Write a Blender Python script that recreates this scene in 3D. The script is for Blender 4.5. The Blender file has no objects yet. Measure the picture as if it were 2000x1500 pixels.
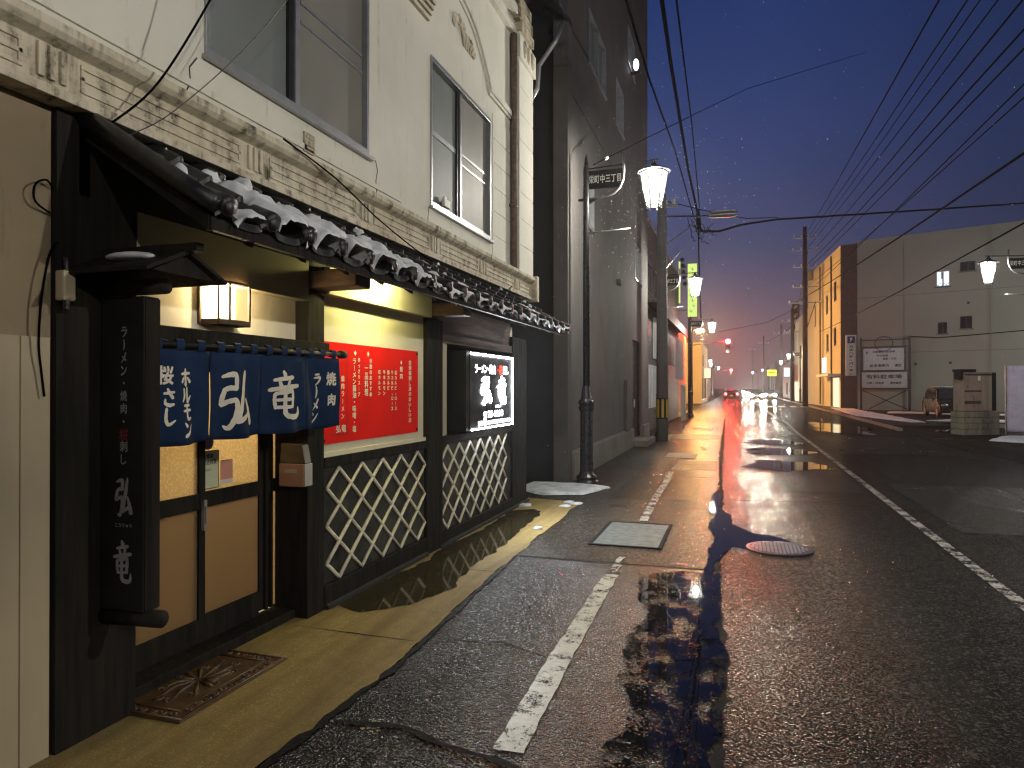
import bpy, bmesh, math, random
from mathutils import Vector, Matrix, noise
random.seed(7)
S = bpy.context.scene
C = S.collection
R = math.radians
PI = math.pi

# ------------------------------------------------------------------ materials
def nmat(name):
    m = bpy.data.materials.new(name); m.use_nodes = True
    nt = m.node_tree
    return m, nt, nt.nodes['Principled BSDF']

def link(nt, a, b): nt.links.new(a, b)

def coords(nt, scale=(1, 1, 1), kind='Object'):
    t = nt.nodes.new('ShaderNodeNewGeometry')
    mp = nt.nodes.new('ShaderNodeMapping'); mp.inputs['Scale'].default_value = scale
    link(nt, t.outputs['Position'], mp.inputs['Vector'])
    return mp.outputs[0]

def nz(nt, vec, scale, detail=4, rough=.55, dist=0):
    n = nt.nodes.new('ShaderNodeTexNoise'); n.inputs['Scale'].default_value = scale
    n.inputs['Detail'].default_value = detail; n.inputs['Roughness'].default_value = rough
    n.inputs['Distortion'].default_value = dist
    link(nt, vec, n.inputs['Vector']); return n.outputs['Fac']

def ramp(nt, fac, stops):
    r = nt.nodes.new('ShaderNodeValToRGB'); e = r.color_ramp.elements
    while len(e) < len(stops): e.new(.5)
    for i, (p, c) in enumerate(stops):
        e[i].position = p
        e[i].color = (*c, 1) if hasattr(c, '__len__') else (c, c, c, 1)
    link(nt, fac, r.inputs[0]); return r.outputs[0]

def mix(nt, fac, a, b):
    m = nt.nodes.new('ShaderNodeMix'); m.data_type = 'RGBA'
    if hasattr(fac, 'links'): link(nt, fac, m.inputs[0])
    else: m.inputs[0].default_value = fac
    for v, k in ((a, 6), (b, 7)):
        if hasattr(v, 'links'): link(nt, v, m.inputs[k])
        else: m.inputs[k].default_value = (*v, 1)
    return m.outputs[2]

def bump(nt, b, h, strength=.3, dist=.01, prev=None):
    n = nt.nodes.new('ShaderNodeBump'); n.inputs['Strength'].default_value = strength
    n.inputs['Distance'].default_value = dist
    link(nt, h, n.inputs['Height'])
    if prev is not None: link(nt, prev, n.inputs['Normal'])
    if b is not None: link(nt, n.outputs[0], b.inputs['Normal'])
    return n.outputs[0]

def pm(name, c1, c2=None, scale=6, rough=.7, rough2=None, bs=0, bd=.004, bscale=60, metal=0, stretch=(1, 1, 1), spec=.5):
    """two-tone mottled material with a fine bump"""
    m, nt, b = nmat(name)
    b.inputs['Roughness'].default_value = rough; b.inputs['Metallic'].default_value = metal
    b.inputs['Specular IOR Level'].default_value = spec
    v = coords(nt, stretch)
    if c2 is None: c2 = tuple(x * .75 for x in c1)
    n = nz(nt, v, scale)
    link(nt, ramp(nt, n, [(.35, c1), (.68, c2)]), b.inputs['Base Color'])
    if rough2 is not None:
        link(nt, ramp(nt, nz(nt, v, scale * 1.7, 3), [(.35, rough), (.65, rough2)]), b.inputs['Roughness'])
    if bs: bump(nt, b, nz(nt, v, bscale, 3), bs, bd)
    return m

def emit(name, col, s):
    m = bpy.data.materials.new(name); m.use_nodes = True; nt = m.node_tree
    nt.nodes.clear(); o = nt.nodes.new('ShaderNodeOutputMaterial'); e = nt.nodes.new('ShaderNodeEmission')
    e.inputs[0].default_value = (*col, 1); e.inputs[1].default_value = s
    link(nt, e.outputs[0], o.inputs[0]); return m

def translucent(name, col, em=0, emc=None, bumpy=0, wave=0):
    m = bpy.data.materials.new(name); m.use_nodes = True; nt = m.node_tree
    nt.nodes.clear(); o = nt.nodes.new('ShaderNodeOutputMaterial')
    t = nt.nodes.new('ShaderNodeBsdfTranslucent'); t.inputs[0].default_value = (*col, 1)
    d = nt.nodes.new('ShaderNodeBsdfPrincipled'); d.inputs['Base Color'].default_value = (*[x * .5 for x in col], 1)
    d.inputs['Roughness'].default_value = .35
    mx = nt.nodes.new('ShaderNodeMixShader'); mx.inputs[0].default_value = .22
    if bumpy:
        v = coords(nt); w = nt.nodes.new('ShaderNodeTexVoronoi'); w.inputs['Scale'].default_value = bumpy
        link(nt, v, w.inputs['Vector'])
        r = ramp(nt, w.outputs['Distance'], [(0, tuple(x for x in col)), (.6, tuple(x * .72 for x in col))])
        link(nt, r, t.inputs[0])
        bn = bump(nt, None, w.outputs['Distance'], .6, .004); link(nt, bn, d.inputs['Normal'])
    link(nt, t.outputs[0], mx.inputs[1]); link(nt, d.outputs[0], mx.inputs[2])
    out = mx.outputs[0]
    if em:
        e = nt.nodes.new('ShaderNodeEmission'); e.inputs[0].default_value = (*(emc or col), 1); e.inputs[1].default_value = em
        a = nt.nodes.new('ShaderNodeAddShader'); link(nt, out, a.inputs[0]); link(nt, e.outputs[0], a.inputs[1]); out = a.outputs[0]
    link(nt, out, o.inputs[0]); return m

def plaster(name, c1, c2, grime, amount=.5, streak=True, course=0, cscale=1.0):
    m, nt, b = nmat(name); b.inputs['Roughness'].default_value = .85
    v = coords(nt)
    base = ramp(nt, nz(nt, v, 1.3 * cscale, 5), [(.35, c1), (.7, c2)])
    vs = coords(nt, (5, 5, .45))
    st = nz(nt, vs, 2.2, 5, .65)
    g1 = ramp(nt, st, [(1 - amount, 0), (min(1, 1.12 - amount * .8), 1)])
    g2 = ramp(nt, nz(nt, v, 9, 6, .7), [(.45, .15), (.62, 1)])
    mm = nt.nodes.new('ShaderNodeMath'); mm.operation = 'MULTIPLY'
    link(nt, g1, mm.inputs[0]); link(nt, g2, mm.inputs[1])
    link(nt, mix(nt, mm.outputs[0], base, grime), b.inputs['Base Color'])
    p = bump(nt, None, nz(nt, v, 45, 5, .7), .35, .004)
    bump(nt, b, nz(nt, v, 4, 3), .25, .02, p)
    return m

M = {}
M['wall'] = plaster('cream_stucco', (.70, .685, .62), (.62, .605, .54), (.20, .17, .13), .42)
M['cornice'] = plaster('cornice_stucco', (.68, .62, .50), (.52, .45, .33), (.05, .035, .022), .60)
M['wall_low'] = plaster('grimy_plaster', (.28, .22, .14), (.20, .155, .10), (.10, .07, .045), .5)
M['boards'] = pm('painted_boards', (.44, .37, .25), (.34, .28, .19), 2.2, .55, bs=.2, stretch=(1, 1, .25))
M['cream'] = plaster('cream_plaster', (.70, .65, .52), (.62, .57, .44), (.30, .22, .13), .40)
M['cream2'] = plaster('fascia_plaster', (.50, .46, .33), (.43, .38, .27), (.25, .18, .11), .38)
M['wood'] = pm('dark_stained_wood', (.010, .009, .008), (.022, .019, .016), 3, .6, .85, bs=.4, bd=.003, bscale=18, stretch=(6, 6, .5), spec=.12)
M['wood2'] = pm('weathered_brown_wood', (.11, .06, .032), (.05, .028, .017), 4, .7, bs=.4, bscale=20, stretch=(1.2, 7, 7))
M['plank'] = pm('stained_planks', (.20, .14, .115), (.11, .08, .065), 3, .7, bs=.4, bscale=24, stretch=(6, .6, 6))
M['black'] = pm('black_paint', (.007, .007, .008), (.013, .012, .012), 5, .5, .7, bs=.15, spec=.3)
M['namako'] = pm('black_tile_wall', (.008, .008, .009), (.055, .055, .047), 3.5, .35, .7, bs=.5, bd=.006, bscale=9, spec=.2)
M['lattice'] = plaster('white_joint_plaster', (.66, .62, .52), (.55, .51, .42), (.30, .25, .17), .45)
M['alu'] = pm('aluminium_frame', (.42, .43, .45), (.34, .35, .37), 8, .38, metal=.6)
M['alu_dark'] = pm('bronze_frame', (.05, .05, .055), None, 8, .4, metal=.5)
M['tile'] = pm('glazed_black_tile', (.008, .008, .009), (.02, .02, .022), 9, .32, .55, bs=.3, bd=.004, bscale=30)
M['iron'] = pm('black_cast_iron', (.014, .015, .018), (.022, .022, .024), 10, .25, .4, bs=.2, bscale=50)
M['iron_lt'] = pm('galvanised_arm', (.36, .37, .38), (.26, .27, .28), 10, .35, metal=.7)
M['red'] = pm('red_sign_board', (.80, .012, .008), (.66, .012, .008), 2, .7, bs=.04, spec=.12)
M['white'] = pm('white_paint', (.75, .73, .68), (.68, .66, .60), 9, .6)
M['cloth_ink'] = pm('cream_print', (.86, .80, .68), (.74, .68, .57), 14, .9)
M['dimwhite'] = pm('faded_lettering', (.30, .30, .31), (.20, .20, .21), 20, .7)
M['dimred'] = pm('faded_red_lettering', (.20, .02, .02), (.12, .015, .015), 20, .7)
M['darkink'] = pm('dark_ink', (.03, .03, .035), None, 20, .7)
M['navy'] = pm('indigo_cloth', (.010, .026, .070), (.016, .036, .092), 5, .92, bs=.25, bd=.002, bscale=220, spec=.15)
M['snow'] = pm('packed_snow', (.74, .76, .80), (.58, .60, .65), 12, .75, bs=.35, bd=.006, bscale=35)
M['dirtysnow'] = pm('slushy_snow', (.62, .66, .70), (.36, .38, .38), 6, .6, bs=.6, bd=.01, bscale=35)
M['grey_stucco'] = plaster('dark_grey_stucco', (.095, .088, .084), (.068, .064, .063), (.24, .215, .19), .40)
M['alley'] = pm('near_black_wall', (.012, .012, .013), (.018, .018, .018), 2, .85, bs=.3)  # even near-black tone for walls, kerb and joints
M['plinth'] = plaster('grey_plinth', (.20, .18, .15), (.14, .13, .11), (.06, .05, .045), .5)
M['olive'] = plaster('olive_grey_render', (.40, .41, .34), (.35, .36, .295), (.22, .23, .175), .4, cscale=.25)
M['ochre'] = plaster('ochre_render', (.56, .47, .32), (.50, .41, .28), (.26, .18, .10), .40, cscale=.3)
M['brown'] = pm('brown_tile_pier', (.085, .065, .052), (.06, .046, .038), 3, .7, bs=.3)
M['concrete'] = plaster('pole_concrete', (.20, .19, .18), (.14, .135, .13), (.06, .055, .05), .5)
M['glass_dark'] = pm('dark_window_glass', (.02, .023, .028), (.03, .034, .04), 1.2, .06, .12, spec=.8)
M['cable'] = pm('black_cable', (.003, .003, .004), None, 8, .95, spec=.02)
M['yellow'] = pm('yellow_band', (.62, .40, .02), (.5, .32, .02), 8, .5)
M['rubber'] = pm('bronze_rubber_mat', (.085, .045, .018), (.05, .026, .012), 9, .35, .55)
M['clear'] = pm('smoky_plastic', (.10, .075, .05), (.06, .045, .03), 6, .2)
M['plastic_pink'] = pm('faded_plastic', (.42, .24, .18), (.36, .20, .15), 10, .45)
M['plastic_white'] = pm('grey_plastic', (.46, .43, .42), None, 10, .4)
M['paper_green'] = pm('pale_notice_paper', (.60, .62, .46), (.52, .55, .42), 12, .8)
M['paper_pink'] = pm('pink_paper', (.75, .34, .28), (.68, .30, .24), 12, .8)
M['paper_violet'] = pm('violet_sticker', (.24, .13, .16), (.20, .11, .14), 12, .6)
M['coverplate'] = pm('steel_cover', (.065, .08, .072), (.045, .056, .05), 7, .5, .7, bs=.5, bscale=140)
M['block'] = plaster('mossy_block', (.30, .27, .20), (.21, .19, .14), (.07, .08, .04), .55)
M['tin'] = plaster('rusty_tin', (.36, .27, .22), (.27, .20, .16), (.10, .06, .045), .5)
M['sheet'] = plaster('white_sheeting', (.62, .56, .72), (.50, .46, .62), (.26, .22, .30), .45, cscale=3)  # white sheet, the purplish light on it mixed into its colours
M['carpaint'] = pm('dark_car_paint', (.008, .008, .009), (.012, .012, .012), 1, .22, .3, spec=.25)
M['carlight'] = pm('silver_car_paint', (.25, .25, .26), None, 1, .25, metal=.5)
M['tyre'] = pm('tyre_rubber', (.012, .012, .012), None, 20, .8)
M['rim'] = pm('alloy_rim', (.35, .35, .36), None, 20, .35, metal=.8)
M['plate'] = pm('yellow_plate', (.55, .50, .20), None, 30, .5)
def litglass(name, col, s):
    m = bpy.data.materials.new(name); m.use_nodes = True; nt = m.node_tree; nt.nodes.clear()
    o = nt.nodes.new('ShaderNodeOutputMaterial'); e = nt.nodes.new('ShaderNodeEmission'); e.inputs[0].default_value = (*col, 1); e.inputs[1].default_value = s
    t = nt.nodes.new('ShaderNodeBsdfTransparent'); a = nt.nodes.new('ShaderNodeAddShader'); link(nt, e.outputs[0], a.inputs[0]); link(nt, t.outputs[0], a.inputs[1]); link(nt, a.outputs[0], o.inputs[0]); return m
M['sedge'] = litglass('lantern_light', (1.0, .97, .84), 1.7)
M['sodium'] = emit('sodium_light', (1.0, .50, .10), 1400)
def shademat():
    m = bpy.data.materials.new('paper_shade'); m.use_nodes = True; nt = m.node_tree; nt.nodes.clear()
    o = nt.nodes.new('ShaderNodeOutputMaterial'); e = nt.nodes.new('ShaderNodeEmission'); e.inputs[0].default_value = (1.0, .72, .36, 1); e.inputs[1].default_value = .62
    t = nt.nodes.new('ShaderNodeBsdfTransparent'); t.inputs[0].default_value = (.42, .37, .27, 1)
    a = nt.nodes.new('ShaderNodeAddShader'); link(nt, e.outputs[0], a.inputs[0]); link(nt, t.outputs[0], a.inputs[1]); link(nt, a.outputs[0], o.inputs[0]); return m
M['shade'] = shademat()
M['tube'] = emit('yellow_tube', (1.0, .91, .34), 250)
M['led'] = emit('white_led', (.92, .96, 1.0), 6)
M['ledstrip'] = emit('white_led_strip', (.92, .96, 1.0), 45)
M['led2'] = emit('white_led_strong', (.92, .96, 1.0), 240)
M['ledred'] = emit('red_led', (1.0, .06, .04), 3.5)
M['redlight'] = emit('signal_red', (1.0, .006, .014), 4000)
M['greenlight'] = emit('signal_green', (.1, 1, .35), 20)
M['headlight'] = emit('headlight_beam', (1.0, .93, .75), 2200)
M['taillight'] = emit('tail_light', (1.0, .012, .012), 220)
M['shopglow'] = emit('shop_window_glow', (1.0, .82, .52), 1.3)
M['coolglow'] = emit('cool_window_glow', (.70, .85, 1.0), 1.5)
M['greensign'] = emit('lit_green_sign', (.66, .85, .22), 1.1)
M['yellowsign'] = emit('lit_yellow_sign', (1.0, .85, .05), 2.5)
M['frost_up'] = translucent('patterned_glass', (.92, .80, .58), 0, None, 55)
M['frost_low'] = translucent('frosted_glass', (.44, .37, .29))
M['shopwhite'] = pm('pale_shutter', (.55, .56, .58), (.46, .47, .49), 3, .6)

# upstairs glass: dull frosted pane with faint curtain behind
def frosty(name, c):
    m, nt, b = nmat(name); b.inputs['Roughness'].default_value = .55; b.inputs['Specular IOR Level'].default_value = .3
    v = coords(nt, (1, 1, .4))
    link(nt, ramp(nt, nz(nt, v, 1.5, 2), [(.3, c), (.7, tuple(x * .7 for x in c))]), b.inputs['Base Color'])
    bump(nt, b, nz(nt, coords(nt), 300, 2), .12, .002)
    return m
M['pane_cool'] = frosty('frosted_pane_cool', (.20, .22, .22))
M['pane_warm'] = frosty('frosted_pane_warm', (.25, .24, .22))

# wet ground
def wet(name, c1, c2, lo, hi, agg=85, strength=.8, patch=.9, puddle_lo=.62, spec=.5, tint=None, chipf=2.6, dull=.04):
    m, nt, b = nmat(name)
    v = coords(nt)
    big = nz(nt, coords(nt, (2.2, .22, 1)), patch, 6, .62, .3)
    med = nz(nt, v, 7, 5, .6)
    vor = nt.nodes.new('ShaderNodeTexVoronoi'); vor.inputs['Scale'].default_value = agg; link(nt, v, vor.inputs['Vector'])
    stone = ramp(nt, vor.outputs['Distance'], [(.05, 1), (.75, 0)])
    colr = ramp(nt, med, [(.3, c1), (.75, c2)])
    # pale aggregate chips
    wn = nt.nodes.new('ShaderNodeTexWhiteNoise'); link(nt, vor.outputs['Position'], wn.inputs[0])
    chip = ramp(nt, wn.outputs['Value'], [(.80, 0), (.97, 1)])
    colr = mix(nt, chip, colr, tuple(min(1, x * chipf) for x in c2))
    if tint: colr = mix(nt, ramp(nt, big, [(.4, 0), (.7, 1)]), colr, tint)
    link(nt, colr, b.inputs['Base Color'])
    # film of standing water where the surface is low
    film = ramp(nt, nz(nt, v, patch * 1.6, 6, .62, .4), [(puddle_lo, 0), (puddle_lo + .10, 1)])
    rr = ramp(nt, big, [(.35, lo), (.68, hi)])
    rgh = mix(nt, film, rr, (.05, .05, .05))
    link(nt, rgh, b.inputs['Roughness'])
    b.inputs['Specular IOR Level'].default_value = spec
    n1 = nt.nodes.new('ShaderNodeBump'); n1.inputs['Distance'].default_value = .011
    inv = nt.nodes.new('ShaderNodeMath'); inv.operation = 'MULTIPLY_ADD'
    link(nt, film, inv.inputs[0]); inv.inputs[1].default_value = -strength * .93; inv.inputs[2].default_value = strength
    link(nt, inv.outputs[0], n1.inputs['Strength'])
    mixh = nt.nodes.new('ShaderNodeMath'); mixh.operation = 'MULTIPLY_ADD'
    link(nt, nz(nt, v, agg * .55, 4, .7), mixh.inputs[0]); mixh.inputs[1].default_value = 1.1; link(nt, stone, mixh.inputs[2])
    link(nt, mixh.outputs[0], n1.inputs['Height'])
    bump(nt, b, nz(nt, v, 2.5, 3), .25, .03, n1.outputs[0])
    # only part of the stones carry a glossy water film, the gaps between them stay dull
    df = nt.nodes.new('ShaderNodeBsdfDiffuse'); link(nt, colr, df.inputs[0])
    glint = ramp(nt, nz(nt, v, agg * 1.7, 3, .6), [(.45, dull), (.70, 1.0)])
    fx_ = nt.nodes.new('ShaderNodeMath'); fx_.operation = 'MAXIMUM'; link(nt, film, fx_.inputs[0]); link(nt, glint, fx_.inputs[1])
    ms = nt.nodes.new('ShaderNodeMixShader'); link(nt, fx_.outputs[0], ms.inputs[0]); link(nt, df.outputs[0], ms.inputs[1]); link(nt, b.outputs[0], ms.inputs[2])
    link(nt, ms.outputs[0], nt.nodes['Material Output'].inputs[0])
    return m
M['asphalt'] = wet('wet_road_asphalt', (.009, .008, .007), (.020, .017, .015), .13, .25, 60, .6, .7, .72, .25, dull=.03)
M['lane'] = wet('wet_lane_asphalt', (.009, .009, .008), (.021, .020, .018), .16, .28, 60, .75, .8, .72, .5, dull=.45)
M['pave'] = wet('worn_gutter_concrete', (.022, .018, .015), (.038, .031, .025), .14, .28, 70, .5, .6, .62, .35, dull=.16)
M['apron'] = wet('sandy_concrete', (.21, .155, .060), (.30, .225, .095), .42, .66, 130, .3, 1.3, .74, .35, (.15, .105, .05), 1.25)
M['ground'] = wet('wet_yard', (.015, .013, .012), (.03, .026, .023), .3, .5, 40, .4, .3, .60, .15)
def paint(name, c, wear):
    m, nt, b = nmat(name); b.inputs['Roughness'].default_value = .45
    v = coords(nt)
    link(nt, ramp(nt, nz(nt, v, 30, 5), [(.3, c), (.7, tuple(x * .7 for x in c))]), b.inputs['Base Color'])
    w = nt.nodes.new('ShaderNodeMath'); w.operation = 'MULTIPLY_ADD'
    link(nt, nz(nt, v, 60, 4, .8), w.inputs[0]); w.inputs[1].default_value = .55; link(nt, nz(nt, v, 5, 6, .8), w.inputs[2])
    link(nt, ramp(nt, w.outputs[0], [(wear, 0), (wear + .10, 1)]), b.inputs['Alpha'])
    bump(nt, b, nz(nt, v, 90, 4), .5, .004)
    return m
M['paint'] = paint('road_paint', (.42, .39, .30), .655)
M['paint2'] = paint('worn_road_paint', (.36, .33, .29), .715)
M['scrape'] = paint('scraped_mortar', (.40, .35, .27), .84)
def watermat():
    m, nt, b = nmat('puddle_water')
    b.inputs['Base Color'].default_value = (.004, .004, .006, 1); b.inputs['Roughness'].default_value = .02; b.inputs['Alpha'].default_value = 1
    b.inputs['IOR'].default_value = 1.33; b.inputs['Specular IOR Level'].default_value = .5
    v = coords(nt)
    vo = nt.nodes.new('ShaderNodeTexVoronoi'); vo.inputs['Scale'].default_value = 60; link(nt, v, vo.inputs['Vector'])
    ma = nt.nodes.new('ShaderNodeMath'); ma.operation = 'MULTIPLY_ADD'; link(nt, vo.outputs['Distance'], ma.inputs[0]); ma.inputs[1].default_value = .35; link(nt, nz(nt, v, 4.5, 5, .7), ma.inputs[2])
    link(nt, ramp(nt, ma.outputs[0], [(.47, 0), (.53, 1)]), b.inputs['Alpha'])
    bump(nt, b, nz(nt, v, 9, 2), .05, .004)
    return m
M['water'] = watermat()
M['joint'] = pm('tar_joint', (.004, .004, .004), (.009, .008, .007), 20, .7, .9, bs=.6, bscale=40, spec=.12)

# ------------------------------------------------------------------ mesh building
class MB:
    def __init__(s): s.v = []; s.f = []; s.smooth = False
    def add(s, vs, fs):
        n = len(s.v); s.v += [tuple(v) for v in vs]; s.f += [tuple(i + n for i in f) for f in fs]; return s
    def box(s, a, b):
        x0, y0, z0 = [min(a[i], b[i]) for i in range(3)]; x1, y1, z1 = [max(a[i], b[i]) for i in range(3)]
        return s.add([(x0, y0, z0), (x1, y0, z0), (x1, y1, z0), (x0, y1, z0), (x0, y0, z1), (x1, y0, z1), (x1, y1, z1), (x0, y1, z1)],
                     [(0, 3, 2, 1), (4, 5, 6, 7), (0, 1, 5, 4), (1, 2, 6, 5), (2, 3, 7, 6), (3, 0, 4, 7)])
    def tube(s, pts, r, n=8, caps=True):
        pts = [Vector(p) for p in pts]; rs = r if hasattr(r, '__len__') else [r] * len(pts)
        rings = []; up = None
        for i, p in enumerate(pts):
            d = (pts[min(i + 1, len(pts) - 1)] - pts[max(i - 1, 0)]).normalized()
            if up is None or abs(d.dot(up)) > .98:
                up = Vector((0, 0, 1)) if abs(d.z) < .9 else Vector((1, 0, 0))
            a = d.cross(up).normalized(); b = a.cross(d).normalized(); up = b
            rings.append([p + (a * math.cos(2 * PI * k / n) + b * math.sin(2 * PI * k / n)) * rs[i] for k in range(n)])
        vs = [q for ring in rings for q in ring]; fs = []
        for i in range(len(pts) - 1):
            for k in range(n):
                fs.append((i * n + k, i * n + (k + 1) % n, (i + 1) * n + (k + 1) % n, (i + 1) * n + k))
        if caps: fs += [tuple(range(n - 1, -1, -1)), tuple((len(pts) - 1) * n + k for k in range(n))]
        return s.add(vs, fs)
    def lathe(s, x, y, prof, n=16, flute=0):
        """prof: list of (radius, z)"""
        vs = []; fs = []
        for r, z in prof:
            for k in range(n):
                rr = r * (1 - flute * (k % 2)); a = 2 * PI * k / n
                vs.append((x + rr * math.cos(a), y + rr * math.sin(a), z))
        for i in range(len(prof) - 1):
            for k in range(n):
                fs.append((i * n + k, i * n + (k + 1) % n, (i + 1) * n + (k + 1) % n, (i + 1) * n + k))
        fs += [tuple(range(n - 1, -1, -1)), tuple((len(prof) - 1) * n + k for k in range(n))]
        return s.add(vs, fs)
    def prism(s, poly, vec):
        n = len(poly); v = Vector(vec); a = [Vector(p) for p in poly]
        return s.add(a + [p + v for p in a], [tuple(range(n))[::-1], tuple(range(n, 2 * n))] + [(i, (i + 1) % n, n + (i + 1) % n, n + i) for i in range(n)])
    def grid(s, fn, nu, nv):
        vs = [fn(i / nu, j / nv) for j in range(nv + 1) for i in range(nu + 1)]
        fs = [(j * (nu + 1) + i, j * (nu + 1) + i + 1, (j + 1) * (nu + 1) + i + 1, (j + 1) * (nu + 1) + i) for j in range(nv) for i in range(nu)]
        return s.add(vs, fs)
    def ball(s, c, r, n=10, m=7):
        c = Vector(c); r = r if hasattr(r, '__len__') else (r, r, r)
        return s.grid(lambda u, v: (c.x + r[0] * math.sin(PI * v) * math.cos(2 * PI * u), c.y + r[1] * math.sin(PI * v) * math.sin(2 * PI * u), c.z + r[2] * math.cos(PI * v)), n, m)
    def build(s, name, mat, parent=None, label=None, smooth=False, bevel=0, mats=None):
        me = bpy.data.meshes.new(name); me.from_pydata(s.v, [], s.f); me.update()
        bm = bmesh.new(); bm.from_mesh(me)
        bmesh.ops.recalc_face_normals(bm, faces=bm.faces)
        bm.to_mesh(me); bm.free()
        o = bpy.data.objects.new(name, me); C.objects.link(o)
        me.materials.append(mat)
        if smooth:
            for p in me.polygons: p.use_smooth = True
        if bevel:
            md = o.modifiers.new('bevel', 'BEVEL'); md.width = bevel; md.segments = 2; md.limit_method = 'ANGLE'
        if parent is not None: o.parent = parent; o.matrix_parent_inverse = parent_inv(parent)
        if label: o['label'] = label
        return o

def world_of(o):
    m = Matrix.LocRotScale(o.location, o.rotation_euler, o.scale)
    return m if o.parent is None else world_of(o.parent) @ o.matrix_parent_inverse @ m
def parent_inv(p): return world_of(p).inverted()

def thing(name, label, cat, loc=(0, 0, 0), group=None, kind=None):
    o = bpy.data.objects.new(name, None); o.empty_display_size = .2; C.objects.link(o); o.location = loc
    return tag(o, label, cat, group, kind)
def tag(o, label, cat=None, group=None, kind=None):
    o['label'] = label
    if cat: o['category'] = cat
    if group: o['group'] = group
    if kind: o['kind'] = kind
    return o
def struct(o, label=None):
    o['kind'] = 'structure'
    if label: o['label'] = label
    return o

def copy_tree(o, parent=None, first=True):
    c = o.copy(); C.objects.link(c)
    if not first: c.parent = parent; c.matrix_parent_inverse = o.matrix_parent_inverse.copy()
    for ch in [q for q in C.objects if q.parent == o]: copy_tree(ch, c, False)
    return c

# frames for signs: (origin, right, up, normal)
def fr_x(x, y, z): return Matrix(((0, 0, 1, x), (1, 0, 0, y), (0, 1, 0, z), (0, 0, 0, 1)))       # faces +X, reads along +Y
def fr_y(x, y, z): return Matrix(((1, 0, 0, x), (0, 0, -1, y), (0, 1, 0, z), (0, 0, 0, 1)))      # faces -Y, reads along +X
def fr_dir(x, y, z, d):                                                                          # reads along unit d=(dx,dy)
    return Matrix(((d[0], 0, d[1], x), (d[1], 0, -d[0], y), (0, 1, 0, z), (0, 0, 0, 1)))

# lettering ----------------------------------------------------------------
def glyph(txt, h, w=None, bold=0):
    """(verts, faces) of one string centred on 0,0 fitted to height h (and width w)"""
    cu = bpy.data.curves.new('lt', 'FONT'); cu.body = txt; cu.size = 1; cu.resolution_u = 3
    o = bpy.data.objects.new('lt', cu); C.objects.link(o)
    dg = bpy.context.evaluated_depsgraph_get(); me = bpy.data.meshes.new_from_object(o.evaluated_get(dg))
    vs = [v.co.copy() for v in me.vertices]; fs = [tuple(p.vertices) for p in me.polygons]
    bpy.data.objects.remove(o); bpy.data.curves.remove(cu); bpy.data.meshes.remove(me)
    if not vs: return [], []
    x0 = min(v.x for v in vs); x1 = max(v.x for v in vs); y0 = min(v.y for v in vs); y1 = max(v.y for v in vs)
    # keep the em box for height so small marks stay small
    if len(txt) == 1 and txt not in '0123456789':
        sx = (w or h) / 1.0; sy = h / 1.0; cx = (x0 + x1) / 2; cy = .34 if txt not in '・' else .36
        out = [Vector(((v.x - cx) * sx, (v.y - cy) * sy, 0)) for v in vs]
    else:
        sx = (w / (x1 - x0)) if w else h / .75; sy = h / max(.6, (y1 - y0)); cx = (x0 + x1) / 2; cy = (y0 + y1) / 2
        out = [Vector(((v.x - cx) * sx, (v.y - cy) * sy, 0)) for v in vs]
    if bold:
        o2 = []; f2 = []
        for k, (dx, dy) in enumerate(((0, 0), (bold, 0), (0, bold), (bold, bold))):
            n = len(o2); o2 += [Vector((v.x + dx - bold / 2, v.y + dy - bold / 2, k * .0004)) for v in out]; f2 += [tuple(i + n for i in f) for f in fs]
        return o2, f2
    return out, fs

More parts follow.
